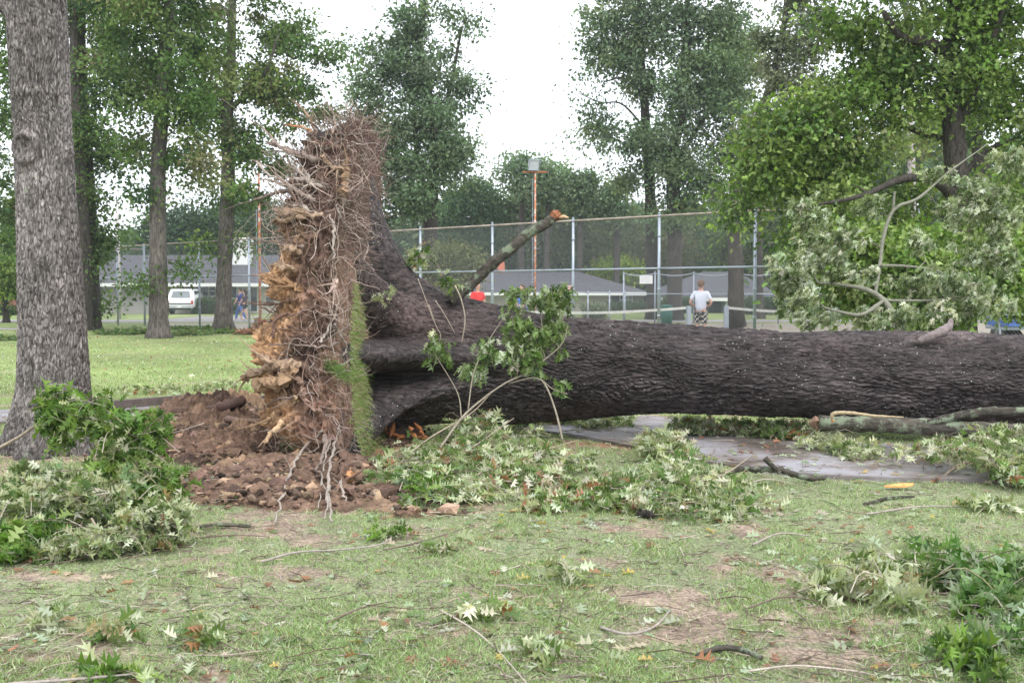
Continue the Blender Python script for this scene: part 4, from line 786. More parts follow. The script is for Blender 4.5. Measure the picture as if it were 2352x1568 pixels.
def net(label, A, B, post):
    t = thing('tennis_net', label, 'tennis net', (A[0], A[1], 0)); A = np.array(A, float); B = np.array(B, float)
    mb = MB(); mb.box((A[0], A[1], .55), (.13, .13, 1.12), .2); mb.build('post', M_galv, t)
    mb = MB(); n = 12; tt = np.linspace(0.02, 1, n)[:, None]; pts = np.c_[A*(1-tt)+B*tt, 1.05-.10*np.sin(pi*tt)]; e = (B-A)/np.linalg.norm(B-A); nn = np.array([-e[1], e[0], 0])*.012
    mb.add(np.vstack([pts-nn+[0, 0, -.04], pts+nn+[0, 0, -.04], pts+nn+[0, 0, .04], pts-nn+[0, 0, .04]]), [[[a*n+k, a*n+k+1, ((a+1) % 4)*n+k+1, ((a+1) % 4)*n+k] for k in range(n-1) for a in range(4)]]); mb.build('band', flat('worn_net_tape', (.50, .50, .47), .7), t)
    mb = MB(); chain(mb, A+e*.15, B, .05, .99, .06, .0022); mb.build('netting', flat('black_net', (.03, .03, .03), .8), t)
net('tennis net sagging to the left of the man, white band on top', ((1582-1176)/F*36.4, 36.4), (-.4, 29.9), 0)
net('tennis net to the right of the man, running behind pale foliage', ((1668-1176)/F*36.4, 36.4), ((2000-1176)/F*31.6, 31.6), 0)
t = thing('sign', 'plain white sign hung on the far court fence', 'sign', P(1484, 642, 53.4)); c = P(1484, 642, 53.35); mb = MB(); mb.box(c, (.62, .03, .40)); mb.build('panel', M_white, t)
mb = MB()
for k in range(3): mb.box(c+[0, -.02, .11-.1*k], (.44, .004, .022))
mb.build('lettering', flat('faded_ink', (.5, .5, .52), .8), t)
t = thing('sign', 'small pinkish notice tied to the near fence post above the hanging leaves', 'sign', P(1310, 663, line_y(1313)-.1)); c = P(1309, 663, line_y(1313)-.12); mb = MB(); mb.box(c, (.15, .012, .19)); mb.build('panel', flat('faded_sign', (.62, .50, .50), .7), t)
mb = MB()
for k in range(4): mb.box(c+[0, -.009, .06-.04*k], (.11, .003, .014))
mb.build('lettering', flat('red_ink', (.45, .12, .12), .8), t)
b0 = G(1531, 747); t = thing('bin', 'slim dark green litter bin standing on the court by the left net', 'bin', b0); MG = flat('green_paint', (.03, .12, .09), .5)
mb = MB(); mb.tube([b0, b0+[0, 0, .85]], [.25, .27], 14); mb.build('body', MG, t, True); mb = MB(); mb.tube([b0+[0, 0, .85], b0+[0, 0, .90], b0+[0, 0, .96]], [.29, .28, .12], 14); mb.build('lid', MG, t, True)
b0 = P(2335, 740, 24); b0[2] = 0; t = thing('crate', 'yellow crate standing at the right edge beyond the pale foliage', 'crate', b0+[-.10, 0, .93]); c = P(2319, 703, 24)
M_yel = flat('yellow_plastic', (.62, .42, .12), .5); mb = MB()
mb.prism([c+[-.13, -.1, -.13], c+[.13, -.1, -.13], c+[.17, -.1, .13], c+[-.15, -.1, .13]], (0, .26, 0)); mb.build('body', M_yel, t)
mb = MB(); mb.box(c+[.01, .03, .14], (.36, .32, .025)); mb.build('rim', M_yel, t)
t = thing('table', 'grey metal picnic table holding a yellow crate at right edge', 'table', b0); zt = c[2]-.145; mb = MB(); mb.box((c[0]+.55, 24.1, zt-.025), (1.9, .75, .04)); mb.build('tabletop', M_galv, t)
for sx in (-.2, 1.3):
    mb = MB(); mb.tube([(c[0]+sx, 23.8, 0), (c[0]+sx, 24.1, zt-.05)], .025, 6); mb.tube([(c[0]+sx, 24.4, 0), (c[0]+sx, 24.1, zt-.05)], .025, 6); mb.build('leg', M_galv, t)
c2 = P(2345, 695, 29); t = thing('blue_trailer', 'blue painted trailer side partly seen behind the yellow crate', 'trailer', (c2[0]+.9, 29.5, 0)); Mbl = flat('blue_paint', (.06, .14, .42), .5)
mb = MB(); mb.box((c2[0]+.9, 29.5, 1.05), (2.6, 1.4, .75), taper=.96); mb.build('body', Mbl, t); mb = MB(); mb.box((c2[0]+.9, 29.5, .62), (2.7, 1.2, .08)); mb.build('chassis', M_galv, t)
for sx in (-.6, .6):
    for yy in (28.82, 30.18): mb = MB(); mb.tube([(c2[0]+.9+sx, yy-.09, .3), (c2[0]+.9+sx, yy+.09, .3)], .3, 16); mb.build('wheel', flat('tyre_rubber', (.02, .02, .02), .8), t)

# ================================================================== HOUSES
M_cream = flat('cream_wall', (.52, .50, .44), .8, .08, 1); M_greyw = flat('grey_garage_wall', (.30, .285, .275), .8, .08, 1); M_fascia = flat('white_trim', (.66, .66, .64), .6, .05)
M_brick, nt, b = newmat('red_brick', .85, .2); br_ = nt.nodes.new('ShaderNodeTexBrick'); br_.inputs['Scale'].default_value = 4; br_.inputs['Color1'].default_value = (.26, .07, .05, 1); br_.inputs['Color2'].default_value = (.34, .11, .07, 1); br_.inputs['Mortar'].default_value = (.35, .3, .27, 1)
mp = nt.nodes.new('ShaderNodeMapping'); mp.inputs['Rotation'].default_value = (pi/2, 0, 0); tc = nt.nodes.new('ShaderNodeTexCoord'); nt.links.new(tc.outputs['Object'], mp.inputs[0]); nt.links.new(mp.outputs[0], br_.inputs['Vector']); nt.links.new(br_.outputs['Color'], b.inputs['Base Color'])
RC = (.085, .083, .095)
def roof(mb, e0, e1, r0, r1, Y, depth=11, ez=None):
    """front eave px e0-e1 at Y, ridge px r0-r1 at Y+depth/2"""
    A, B = P(*e0, Y), P(*e1, Y); C, D_ = P(*r0, Y+depth/2), P(*r1, Y+depth/2); A2, B2 = A+[0, depth, 0], B+[0, depth, 0]; dn = np.array([0, 0, -.12])
    v = np.array([A, B, B2, A2, C, D_, A+dn, B+dn, B2+dn, A2+dn]); mb.add(v, [[[0, 1, 5, 4], [2, 3, 4, 5], [0, 6, 7, 1], [1, 7, 8, 2], [2, 8, 9, 3], [3, 9, 6, 0], [6, 9, 8, 7]], [[1, 2, 5], [3, 0, 4]]], RC); return A, B
def wall(mb, x0, x1, ytop, Y, depth=.3):
    a, b_ = P(x0, ytop, Y), P(x1, ytop, Y); mb.box(((a[0]+b_[0])/2, Y+depth/2, a[2]/2), (b_[0]-a[0], depth, a[2]))
def window(t, x0, x1, y0, y1, Y, nx=2, ny=1, glass=None):
    a, b_ = P(x0, y0, Y), P(x1, y1, Y); cx, cz_, w_, h = (a[0]+b_[0])/2, (a[2]+b_[2])/2, b_[0]-a[0], a[2]-b_[2]
    mb = MB(); f = .06
    for q in range(nx+1): mb.box((a[0]+w_*q/nx, Y-.03, cz_), (f, .06, h))
    for q in range(ny+1): mb.box((cx, Y-.035, b_[2]+h*q/ny), (w_+f, .055, f))
    w = mb.build('window', M_fascia, t); mb = MB(); mb.box((cx, Y-.012, cz_), (w_, .02, h)); mb.build('pane', glass or M_glass, w)
def fascia(t, x0, x1, yy, Y):
    a, b_ = P(x0, yy, Y), P(x1, yy, Y); mb = MB(); mb.box(((a[0]+b_[0])/2, Y-.03, a[2]-.17), (b_[0]-a[0], .05, .24)); mb.build('fascia', M_fascia, t)
# left house
Y = 78; t = thing('house', 'long low house with grey shingle roof and white chimney behind left oaks', 'house', P(400, 720, Y)*[1, 1, 0])
mb = MB(); roof(mb, (150, 648), (690, 650), (284, 586), (640, 586), Y-.8, 12); mb.build('roof', M_roof, t); fascia(t, 150, 690, 648.5, Y-.82)
mb = MB(); wall(mb, 236, 349, 652, Y); mb.build('garage_wall', M_greyw, t); mb = MB(); wall(mb, 349, 680, 652, Y+.4); mb.build('wall', M_cream, t)
a, b_ = P(531, 555, Y+3), P(574, 600, Y+3); mb = MB(); mb.box(((a[0]+b_[0])/2, Y+3.5, (a[2]+b_[2])/2), (b_[0]-a[0], 1, a[2]-b_[2]+.6)); mb.box(((a[0]+b_[0])/2, Y+3.5, a[2]+.06), (b_[0]-a[0]+.1, 1.1, .12)); mb.build('chimney', M_white, t)
window(t, 449, 496, 656, 680, Y+.4, 3, 2); window(t, 506, 545, 656, 684, Y+.4, 2, 1); window(t, 610, 632, 662, 700, Y+.4, 1, 2); window(t, 575, 592, 660, 716, Y+.4, 1, 1)
mb = MB()
for x0, x1 in ((444, 497), (512, 560)): pass
# brick house at far left
Y = 74; t = thing('house', 'small red brick house with grey roof at the left picture edge', 'house', P(-60, 720, Y)*[1, 1, 0])
mb = MB(); roof(mb, (-330, 650), (70, 650), (-260, 612), (20, 612), Y-.7, 10); mb.build('roof', M_roof, t); fascia(t, -330, 70, 650, Y-.72)
mb = MB(); wall(mb, -310, 60, 654, Y); mb.build('wall', M_brick, t); window(t, 10, 42, 660, 684, Y, 2, 1); window(t, -60, -25, 660, 684, Y, 2, 1)
# middle house
Y = 84; t = thing('house', 'low tan house with grey hipped roof and small brick chimney behind rusty pole', 'house', P(1280, 716, Y)*[1, 1, 0])
mb = MB(); roof(mb, (1010, 668), (1500, 673), (1125, 624), (1330, 624), Y-.8, 12); mb.build('roof', M_roof, t); fascia(t, 1010, 1500, 669.5, Y-.82)
mb = MB(); wall(mb, 1030, 1480, 673, Y); mb.build('wall', flat('tan_wall', (.36, .33, .27), .8, .1, 1), t)
a, b_ = P(1143, 609, Y+5), P(1159, 630, Y+5); mb = MB(); mb.box(((a[0]+b_[0])/2, Y+5.4, (a[2]+b_[2])/2), (b_[0]-a[0], .8, a[2]-b_[2]+.5)); mb.build('chimney', flat('orange_brick', (.5, .17, .10), .8), t)
window(t, 1424, 1452, 678, 700, Y, 3, 2, flat('pale_pane', (.35, .36, .34), .3)); window(t, 1250, 1290, 678, 696, Y, 2, 1)
mb = MB(); a = P(1417, 678, Y); mb.box((a[0], Y-.02, a[2]/2), (.75, .05, a[2])); mb.build('door', flat('dark_door', (.04, .04, .045), .6), t)
# right house
Y = 80; t = thing('house', 'low dark walled house with broad grey hip roof behind the man', 'house', P(1640, 716, Y)*[1, 1, 0])
mb = MB(); roof(mb, (1505, 681), (1800, 681), (1615, 624), (1690, 624), Y-.8, 12); mb.build('roof', M_roof, t); fascia(t, 1505, 1800, 682, Y-.82)
mb = MB(); wall(mb, 1520, 1790, 685, Y); mb.build('wall', flat('dark_green_grey_wall', (.12, .13, .12), .85, .2, 1), t)
mb = MB(); a = P(1642, 690, Y); mb.box((a[0], Y-.02, a[2]/2), (.9, .05, a[2])); mb.build('door', flat('black_door', (.03, .035, .04), .6), t)
mb = MB(); a = P(1671, 686, Y-.6); mb.box((a[0], Y-.5, a[2]/2), (.35, .3, a[2])); mb.build('pillar', flat('pale_green_pillar', (.35, .4, .36), .8), t)
# hedges and garden shrubs
def shrub(label, x, yb, w_, h, Y, pal, seed, n=2500, ls=.12):
    rng = np.random.default_rng(seed); b0 = P(x, HZ, Y); b0[2] = 0; t = thing('hedge', label, 'hedge', b0); W = w_/S(Y)/2; H = h/S(Y); u = rng.uniform(-1, 1, (n, 3)); lump = vnoise(u*np.array([W*1.3, 2, 1])+seed, 3)
    pos = b0+u*np.array([W, min(W, .8), H/2])*(.85+.3*lump[:, None])+[0, 0, H/2]; mb = MB(); leaves(mb, pos, unit(rng, n)+u*.6, unit(rng, n)+u, ls*(.6+.8*rng.random(n)), pick(rng, n, pal, .25), DIA, rng); mb.build('foliage', M_leaf_far, t)
    mb = MB()
    for k in range(6): xx = b0[0]+rng.uniform(-.8, .8)*W; mb.tube([(xx, b0[1], 0), (xx+.1, b0[1]+.05, H*.6)], [.03, .012], 5)
    mb.build('stem', M_bark_far, t)
DG = [(2, (.05, .085, .04)), (2, (.065, .11, .05)), (1, (.09, .13, .06))]
shrub('dark clipped hedge right of the white vehicle', 470, 716, 54, 38, 76.5, DG, 1); shrub('dark hedge in front of the house wall behind the walking couple', 532, 714, 42, 36, 76.2, DG, 2)
shrub('low dark shrubs under the windows of the middle house', 1445, 716, 110, 24, 82.5, DG, 3, 4000); shrub('tangled dark shrubs along the right house wall, left of its door', 1560, 718, 90, 40, 78.6, DG, 4, 5000)
shrub('dark shrubs along the right house wall, right of its door', 1755, 720, 120, 44, 74, DG, 5, 6000); shrub('grey green climbing bush on the gate fence', 1365, 724, 60, 42, 56, [(1, (.16, .19, .11)), (1, (.1, .14, .07))], 6, 2500)
shrub('dark evergreen hedge beyond the court right of the near oak', 2250, 720, 420, 90, 62, DG, 7, 16000, .16); shrub('leafy hedge beyond the court left of the near oak', 1960, 722, 330, 80, 66, PO, 8, 12000, .16)
shrub('dark hedge left of the near pale trunk', 10, 716, 60, 22, 73, DG, 9, 2000)
# ================================================================== WHITE VEHICLE, rear view
def vehicle():
    Y = 75.5; s = S(Y); c = P(413, HZ, Y); x = c[0]; W = 1.86; t = thing('parked_car', 'white boxy off roader parked rear towards us before the grey garage', 'car', (x, Y, 0))
    MW = flat('white_car_paint', (.78, .79, .80), .25, .03, 2, spec=.6); MD = flat('black_trim', (.02, .02, .022), .5); MT = flat('tyre_rubber', (.025, .025, .025), .85)
    prof = [(0, .48), (0, .98), (.12, 1.05), (.40, 1.66), (.55, 1.72), (2.3, 1.72), (3.0, 1.12), (4.2, 1.05), (4.35, .9), (4.35, .45)]
    mb = MB(); n = len(prof); v = []
    for sx in (-1, 1):
        for (yy, z) in prof: ins = .16 if z > 1.3 else 0; v.append((x+sx*(W/2-ins), Y+yy, z))
    mb.add(v, [[list(range(n))], [list(range(n, 2*n))[::-1]], [[i, n+i, n+(i+1) % n, (i+1) % n] for i in range(n)]]); b_ = mb.build('body', MW, t)
    m = b_.modifiers.new('bevel', 'BEVEL'); m.width = .05; m.segments = 3
    mb = MB(); a0, a1 = .15, .385
    def rz(y): return 1.05+(y-.12)/.28*.61
    q = [(-.66, .16), (.66, .16), (.56, .37), (-.56, .37)]; mb.prism([(x+a, Y+y-.03, rz(y)) for a, y in q], (0, .02, 0)); mb.build('rear_window', flat('tinted_glass', (.16, .19, .21), .1, .2, 1, spec=.8), t)
    mb = MB(); mb.box((x, Y-.06, .52), (W+.02, .16, .17)); mb.build('bumper', flat('chrome', (.45, .46, .48), .3, .1, 2, .6), t)
    for sx in (-1, 1):
        mb = MB(); mb.box((x+sx*(W/2-.10), Y-.015, .82), (.13, .05, .26)); mb.build('tail_lamp', flat('red_lens', (.45, .03, .03), .2), t)
        for yy in (.85, 3.5):
            mb = MB(); xc = x+sx*(W/2-.12); mb.tube([(xc-.11, Y+yy, .36), (xc+.11, Y+yy, .36)], .36, 24); w_ = mb.build('wheel', MT, t); mb = MB(); mb.tube([(xc-.12, Y+yy, .36), (xc+.12, Y+yy, .36)], .2, 16); mb.build('rim', M_galv, w_)
        mb = MB(); mb.prism([(x+sx*(W/2-.03), Y+.5, 1.12), (x+sx*(W/2-.03), Y+2.4, 1.12), (x+sx*(W/2-.14), Y+2.1, 1.6), (x+sx*(W/2-.14), Y+.6, 1.6)], (sx*.012, 0, 0)); mb.build('side_window', M_glass, t)
        mb = MB(); mb.box((x+sx*(W/2+.1), Y+2.6, 1.15), (.16, .1, .16)); mb.build('mirror', MD, t)
    mb = MB(); mb.box((x, Y-.02, .72), (W-.1, .02, .07)); mb.build('trim_strip', MD, t); mb = MB(); mb.box((x, Y-.15, .52), (.3, .02, .12)); mb.build('licence_plate', M_white, t); mb = MB(); mb.box((x, Y+.3, .38), (W*.7, .3, .12)); mb.build('underbody', MD, t)
vehicle()
# ================================================================== PEOPLE
def skin(name, verts, edges, rad, mat, parent, sub=2):
    me = bpy.data.meshes.new(name); V = [tuple(float(a) for a in v) for v in verts]; me.from_pydata(V, edges, []); me.materials.append(mat)
    o = bpy.data.objects.new(name, me); scene.collection.objects.link(o); o.parent = parent
    m = o.modifiers.new('skin', 'SKIN'); m.use_smooth_shade = True
    sv = me.skin_vertices[0].data
    for k, r in enumerate(rad): sv[k].radius = (r, r) if not isinstance(r, tuple) else r; sv[k].use_root = (k == 0)
    s = o.modifiers.new('sub', 'SUBSURF'); s.levels = sub; s.render_levels = sub; return o
def person(label, px, Y, H, face, shirt, legs, legmat, hairc, stride=0, arms='down', female=False, z0=0, shoe=(.5, .5, .5)):
    b0 = P(px, HZ, Y); b0[2] = z0; t = thing('person', label, 'person', b0); k = H/1.80; ca, sa = cos(face), sin(face)     # face: 0 looks away (+Y)
    def L(x, y, z): return (k*(x*ca-y*sa), k*(x*sa+y*ca), k*z)
    st = stride; sw = .19 if not female else .165
    J = {'pel': L(0, 0, .96), 'wai': L(0, .0, 1.10), 'che': L(0, .0, 1.32), 'nec0': L(0, -.01, 1.47), 'nec': L(0, .01, 1.54), 'hea': L(0, .03, 1.62), 'hea2': L(0, .03, 1.70), 'top': L(0, .015, 1.76)}
    V = list(J.values()); N_ = list(J.keys()); E = [(0, 1), (1, 2), (2, 3), (3, 4), (4, 5), (5, 6), (6, 7)]
    R_ = [(.125, .09), (.12, .09), (.155, .11), (.085, .075), .055, .078, .085, .05]; hands = {}
    for sx in (-1, 1):
        b_ = len(V); s_ = st*sx
        kneeY = .26*s_+ (.06 if st else .01); footY = .42*s_-(.0 if s_ > 0 else .04)
        V += [L(sx*.09, 0, .90), L(sx*.10, kneeY, .50+(.02 if s_ < 0 else 0)), L(sx*.10, footY, .10+(.05 if s_ < 0 else 0)), L(sx*.11, footY+.14, .04)]
        R_ += [.085, .058, .042, .035]; E += [(0, b_), (b_, b_+1), (b_+1, b_+2), (b_+2, b_+3)]
        a = len(V); sh = L(sx*sw, 0, 1.43)
        if arms == 'hold': el = L(sx*.31, -.05, 1.14); wr = L(sx*.21, .18, 1.05); hd = L(sx*.10, .27, 1.05)
        elif arms == 'akimbo': el = L(sx*.36, -.03, 1.18); wr = L(sx*.24, .12, 1.02); hd = L(sx*.19, .16, 1.0)
        else: sg = -st*sx; el = L(sx*.25, .10*sg, 1.16); wr = L(sx*.26, .24*sg+.03, .93); hd = L(sx*.25, .29*sg+.04, .86)
        V += [sh, el, wr, hd]; R_ += [.058, .042, .030, .035]; E += [(2, a), (a, a+1), (a+1, a+2), (a+2, a+3)]; hands[sx] = (sh, el, wr, hd)
    if female: R_[1] = (.11, .09); R_[2] = (.13, .10)
    rr2 = [tuple(q*k for q in r) if isinstance(r, tuple) else r*k for r in R_]
    body = skin('body', V, E, rr2, M_skin, t)
    sv = [J['pel'], J['wai'], J['che'], L(0, -.01, 1.46)]; se = [(0, 1), (1, 2), (2, 3)]; sr = [(.178*k, .135*k), (.165*k, .125*k), (.18*k, .13*k), (.14*k, .10*k)]; sv[0] = L(0, 0, .85)
    if female: sr = [(.15*k, .12*k), (.125*k, .105*k), (.15*k, .12*k), (.09*k, .08*k)]
    for sx in (-1, 1):
        sh, el, wr, hd = [np.array(q) for q in hands[sx]]; a = len(sv); sv += [tuple(sh), tuple(sh*.25+el*.75)]; sr += [.066*k, .072*k]; se += [(2, a), (a, a+1)]
    skin('shirt', sv, se, sr, shirt, t)
    lv = [L(0, 0, 1.02)]; lr = [(.18*k, .135*k)]; le = []
    for sx in (-1, 1):
        a = len(lv); s_ = st*sx; kneeY = .26*s_+(.06 if st else .01); footY = .42*s_-(.0 if s_ > 0 else .04); hip = np.array(L(sx*.095, 0, .86)); kn = np.array(L(sx*.105, kneeY, .50)); ft_ = np.array(L(sx*.10, footY, .10+(.05 if s_ < 0 else 0)))
        if legs == 'shorts': lv += [tuple(hip), tuple(kn)]; lr += [.115*k, .105*k]; le += [(0, a), (a, a+1)]
        elif legs == 'short': lv += [tuple(hip), tuple(hip*.45+kn*.55)]; lr += [.105*k, .09*k]; le += [(0, a), (a, a+1)]
        else: lv += [tuple(hip), tuple(kn), tuple(ft_)]; lr += [.105*k, .078*k, .062*k]; le += [(0, a), (a, a+1), (a+1, a+2)]
        mb = MB(); fo = np.array(L(sx*.10, footY, .06+(.05 if s_ < 0 else 0)))+b0; f1 = np.array(L(sx*.105, footY+.20, .045))+b0; mb.tube([fo-[0, 0, .02], (fo+f1)/2-[0, 0, .01], f1], [.05*k, .052*k, .03*k], 8, wob=0); mb.build('shoe', flat('shoe', shoe, .7), t, True)
    skin({'shorts': 'shorts', 'short': 'shorts', 'long': 'trousers'}[legs], lv, le, lr, legmat, t)
    hm = flat('hair', hairc, .7, .25, 40, bumps=.01); h0 = np.array(L(0, -.0, 1.70))+b0; v = []; mb = MB(); n1, n2 = 9, 14
    for i in range(n1):
        for j in range(n2):
            ph_ = pi*.62*i/(n1-1); a = 2*pi*j/n2; x, y, z = .098*sin(ph_)*cos(a), .115*sin(ph_)*sin(a), .112*cos(ph_)
            if y > .03 and ph_ > 1.0: z += .05; y = min(y, .07)
            if y < 0: z -= .05*min(1, -y/.08)*(i/(n1-1))
            w_ = np.array(L(x, y-.005, 0)); v.append(h0+[w_[0], w_[1], z*k])
    v = np.array(v)+np.random.default_rng(3).normal(size=(len(v), 3))*.004; mb.add(v, [[[i*n2+j, (i+1)*n2+j, (i+1)*n2+(j+1) % n2, i*n2+(j+1) % n2] for i in range(n1-1) for j in range(n2)]])
    if female: hb = np.array(L(0, -.085, 1.66))+b0; mb.tube([hb+[0, 0, .05], hb, hb-[0, 0, .14*k], hb-[0, 0, .24*k]], [.06, .085, .075, .03], 9)
    mb.build('hair', hm, t, True)
    mb = MB()
    for sx in (-1, 1): c = np.array(L(sx*.083, .02, 1.665))+b0; mb.tube([c-[0, 0, .028], c, c+[0, 0, .028]], [.008, .014, .01], 6)
    mb.build('ear', M_skin, t, True)
    mb = MB(); nz = np.array(L(0, .115, 1.655))+b0; mb.tube([np.array(L(0, .10, 1.69))+b0, nz, np.array(L(0, .10, 1.64))+b0], [.008, .016, .012], 6); mb.build('nose', M_skin, t, True)
    mb = MB()
    for sx in (-1, 1): c = np.array(L(sx*.033, .108, 1.69))+b0; mb.tube([c-np.array(L(.01, 0, 0)), c+np.array(L(.01, 0, 0))], .007, 6)
    mb.build('eye', flat('eye', (.03, .02, .02), .3), t, True)
    return t
def cloth(name, c, rough=.85): return flat(name, c, rough, .08, 12, bumps=.004)
M_plaid, nt, b = newmat('plaid_cloth', .85, .1); v = coords(nt, (1, 1, 1)); ck = nt.nodes.new('ShaderNodeTexChecker'); ck.inputs['Scale'].default_value = 13; nt.links.new(v, ck.inputs['Vector']); ck.inputs['Color1'].default_value = (.02, .025, .05, 1); ck.inputs['Color2'].default_value = (.46, .42, .36, 1)
ck2 = nt.nodes.new('ShaderNodeTexChecker'); ck2.inputs['Scale'].default_value = 26; nt.links.new(v, ck2.inputs['Vector']); ck2.inputs['Color1'].default_value = (.5, .5, .5, 1); ck2.inputs['Color2'].default_value = (1.2, 1.2, 1.2, 1); nt.links.new(mix(nt, 1, ck.outputs[0], ck2.outputs[0], 'MULTIPLY'), b.inputs['Base Color'])
DEN = cloth('blue_denim', (.07, .14, .38))
mp_ = person('man seen from behind in pale grey t-shirt and checked knee shorts', 1610, 34.4, 1.94, radians(-20), cloth('pale_grey_shirt', (.60, .62, .74)), 'shorts', M_plaid, (.13, .08, .055), arms='hold')
person('man in a bright red shirt beyond the fence under the snapped branch', 1097, 39, 1.90, radians(-150), cloth('red_shirt', (.68, .03, .03)), 'long', DEN, (.22, .11, .06), arms='down')
person('person in a blue shirt half hidden by the hanging oak leaves', 1200, 39.5, 1.84, radians(120), cloth('blue_shirt', (.07, .20, .70)), 'long', cloth('blue_shorts', (.08, .16, .55)), (.1, .07, .05), arms='hold')
person('man in navy shirt and jeans walking left of the orange pole', 552, 59.2, 1.78, radians(75), cloth('navy_shirt', (.035, .06, .25)), 'long', DEN, (.05, .035, .03), stride=.8)
person('woman in dark top and dark shorts walking beside the man in jeans', 562, 58.2, 1.70, radians(75), cloth('dark_top', (.07, .055, .075)), 'short', cloth('dark_shorts', (.03, .035, .06)), (.035, .025, .025), stride=.7, female=True)

# ================================================================== BROKEN BOUGHS WITH LEAVES
GREEN = [(5, (.10, .185, .03)), (3, (.15, .24, .045)), (2, (.055, .11, .025)), (1, (.26, .33, .12)), (.8, (.42, .46, .30))]
PALE = [(3, (.36, .39, .25)), (2.5, (.46, .49, .35)), (2, (.25, .29, .14)), (2, (.11, .16, .05)), (.5, (.60, .61, .48)), (.3, (.30, .20, .12))]
SILV = [(3, (.42, .46, .34)), (3, (.27, .32, .19)), (2, (.15, .20, .08)), (.7, (.60, .63, .52)), (2.4, (.07, .11, .03))]
MIXD = [(3, (.10, .165, .045)), (2, (.20, .27, .10)), (3, (.40, .44, .28)), (2, (.54, .56, .42)), (.4, (.30, .15, .08)), (.4, (.36, .29, .2))]
DARKG = [(4, (.05, .11, .03)), (3, (.07, .15, .04)), (1, (.16, .24, .12))]
def bough(name, label, cat, blobs, stems, nsprig, ll, pal, seed, per=7, bias=(0, 0, -.2), flatz=1.0, twig=(.30, .25, .19), r0=.005, group=None, zdrop=.3, floor=True, leafm=None, stickcol=None, stemmat=None, maxr=.008):
    rng = np.random.default_rng(seed); base = stems[0][0][0].copy() if stems else blobs[0][0].copy()
    t = thing(name, label, cat, base, group); mb = MB(); SP = []; SR = []
    for pts, rad in stems:
        n = 6*len(pts); s3 = spline(pts, n); r3 = np.interp(np.linspace(0, 1, n), np.linspace(0, 1, len(rad)), rad); mb.tube(s3, r3*(1+.05*rng.normal(size=n)), 7, stickcol or twig, wob=.05, rng=rng); SP += list(s3); SR += list(r3)
    vol = np.array([np.prod(b_[1])**.7 for b_ in blobs]); vol /= vol.sum(); cl = []
    for (c, rad), f_ in zip(blobs, vol):
        k = max(2, int(round(nsprig*f_))); u = unit(rng, k)*rng.random((k, 1))**.40; q = np.asarray(c)+u*np.array(rad); cl.append(q)
    cl = np.vstack(cl)
    if floor:
        gzv = mz(cl[:, 0], cl[:, 1])+.02; gzv[path_dist(cl[:, 0], cl[:, 1]) > 0] = .05; cl[:, 2] = np.where(cl[:, 2] < gzv, gzv+rng.random(len(cl))*.05, cl[:, 2])
    if not SP: k0 = cl[rng.integers(0, len(cl), 3)]; SP = list(k0); SR = [r0]*3
    grow(mb, SP, SR, cl, rng, zdrop=zdrop, rmin=.0028, k1=.012, maxr=maxr, col=twig, twist=.3, sides=4)
    if floor and len(cl) > 20:
        for q in range(int(len(cl)*.55)):
            c_ = cl[rng.integers(0, len(cl))]; a_ = rng.uniform(0, 2*pi); L_ = rng.uniform(.12, .5); dv = np.array([cos(a_), sin(a_), rng.uniform(-.15, .35)])*L_
            p3 = spline([c_-dv*.5, c_+rng.normal(size=3)*.04+[0, 0, .03], c_+dv*.5+[0, 0, .02]], 7); p3[:, 2] = np.maximum(p3[:, 2], mz(p3[:, 0], p3[:, 1])+.015)
            mb.tube(p3, np.linspace(rng.uniform(.002, .0045), .0014, 7), 4, np.array([(.34, .29, .24), (.16, .12, .10), (.42, .37, .31), (.30, .27, .16)][int(rng.integers(0, 4))]), caps=False)
    mb.build('twigs', stemmat or M_twig, t, True)
    ll = ll*.80; per = int(per*1.35+.5)
    K = len(cl); out = cl-cl.mean(0); out /= np.linalg.norm(out, axis=1)[:, None]+1e-9
    d0 = out*.5+unit(rng, K)*.9+np.array(bias); N = K*per; idx = np.repeat(np.arange(K), per)
    d_ = d0[idx]/np.linalg.norm(d0[idx], axis=1)[:, None]*.55+unit(rng, N)*.9+np.array(bias)*.8; d_[:, 2] *= flatz; d_ /= np.linalg.norm(d_, axis=1)[:, None]
    pos = cl[idx]+rng.normal(size=(N, 3))*.018-d0[idx]*(.02+.06*rng.random((N, 1))); pos += d_*.02; sz = ll*(.62+.6*rng.random(N))
    if floor:
        gzv = np.maximum(mz(pos[:, 0], pos[:, 1]), .0)+.012; pos[:, 2] = np.maximum(pos[:, 2], gzv); tipz = pos[:, 2]+d_[:, 2]*sz; low = tipz < gzv; d_[low, 2] = np.abs(d_[low, 2])*.15
    cc = pick(rng, K, pal, .1)[idx]; alt = pick(rng, N, pal, .12); m_ = (rng.random(N) < .45)[:, None]; cc = np.where(m_, alt, cc)*(1+.12*rng.normal(size=(N, 1)))
    mb = MB(); leaves(mb, pos, d_, unit(rng, N)*.8+np.array([0, -.25, .8]), sz, np.clip(cc, .01, .85), OAK, rng); mb.build('leaves', leafm or M_leaf, t)
    return t
def B(px, py, Y, rx, ry, dy=None):
    c = P(px, py, Y); s = S(Y); return (c, (rx/s, dy if dy is not None else min(rx, ry*1.6)/s, ry/s))
def St(pts, rad): return ([P(*p) for p in pts], rad)
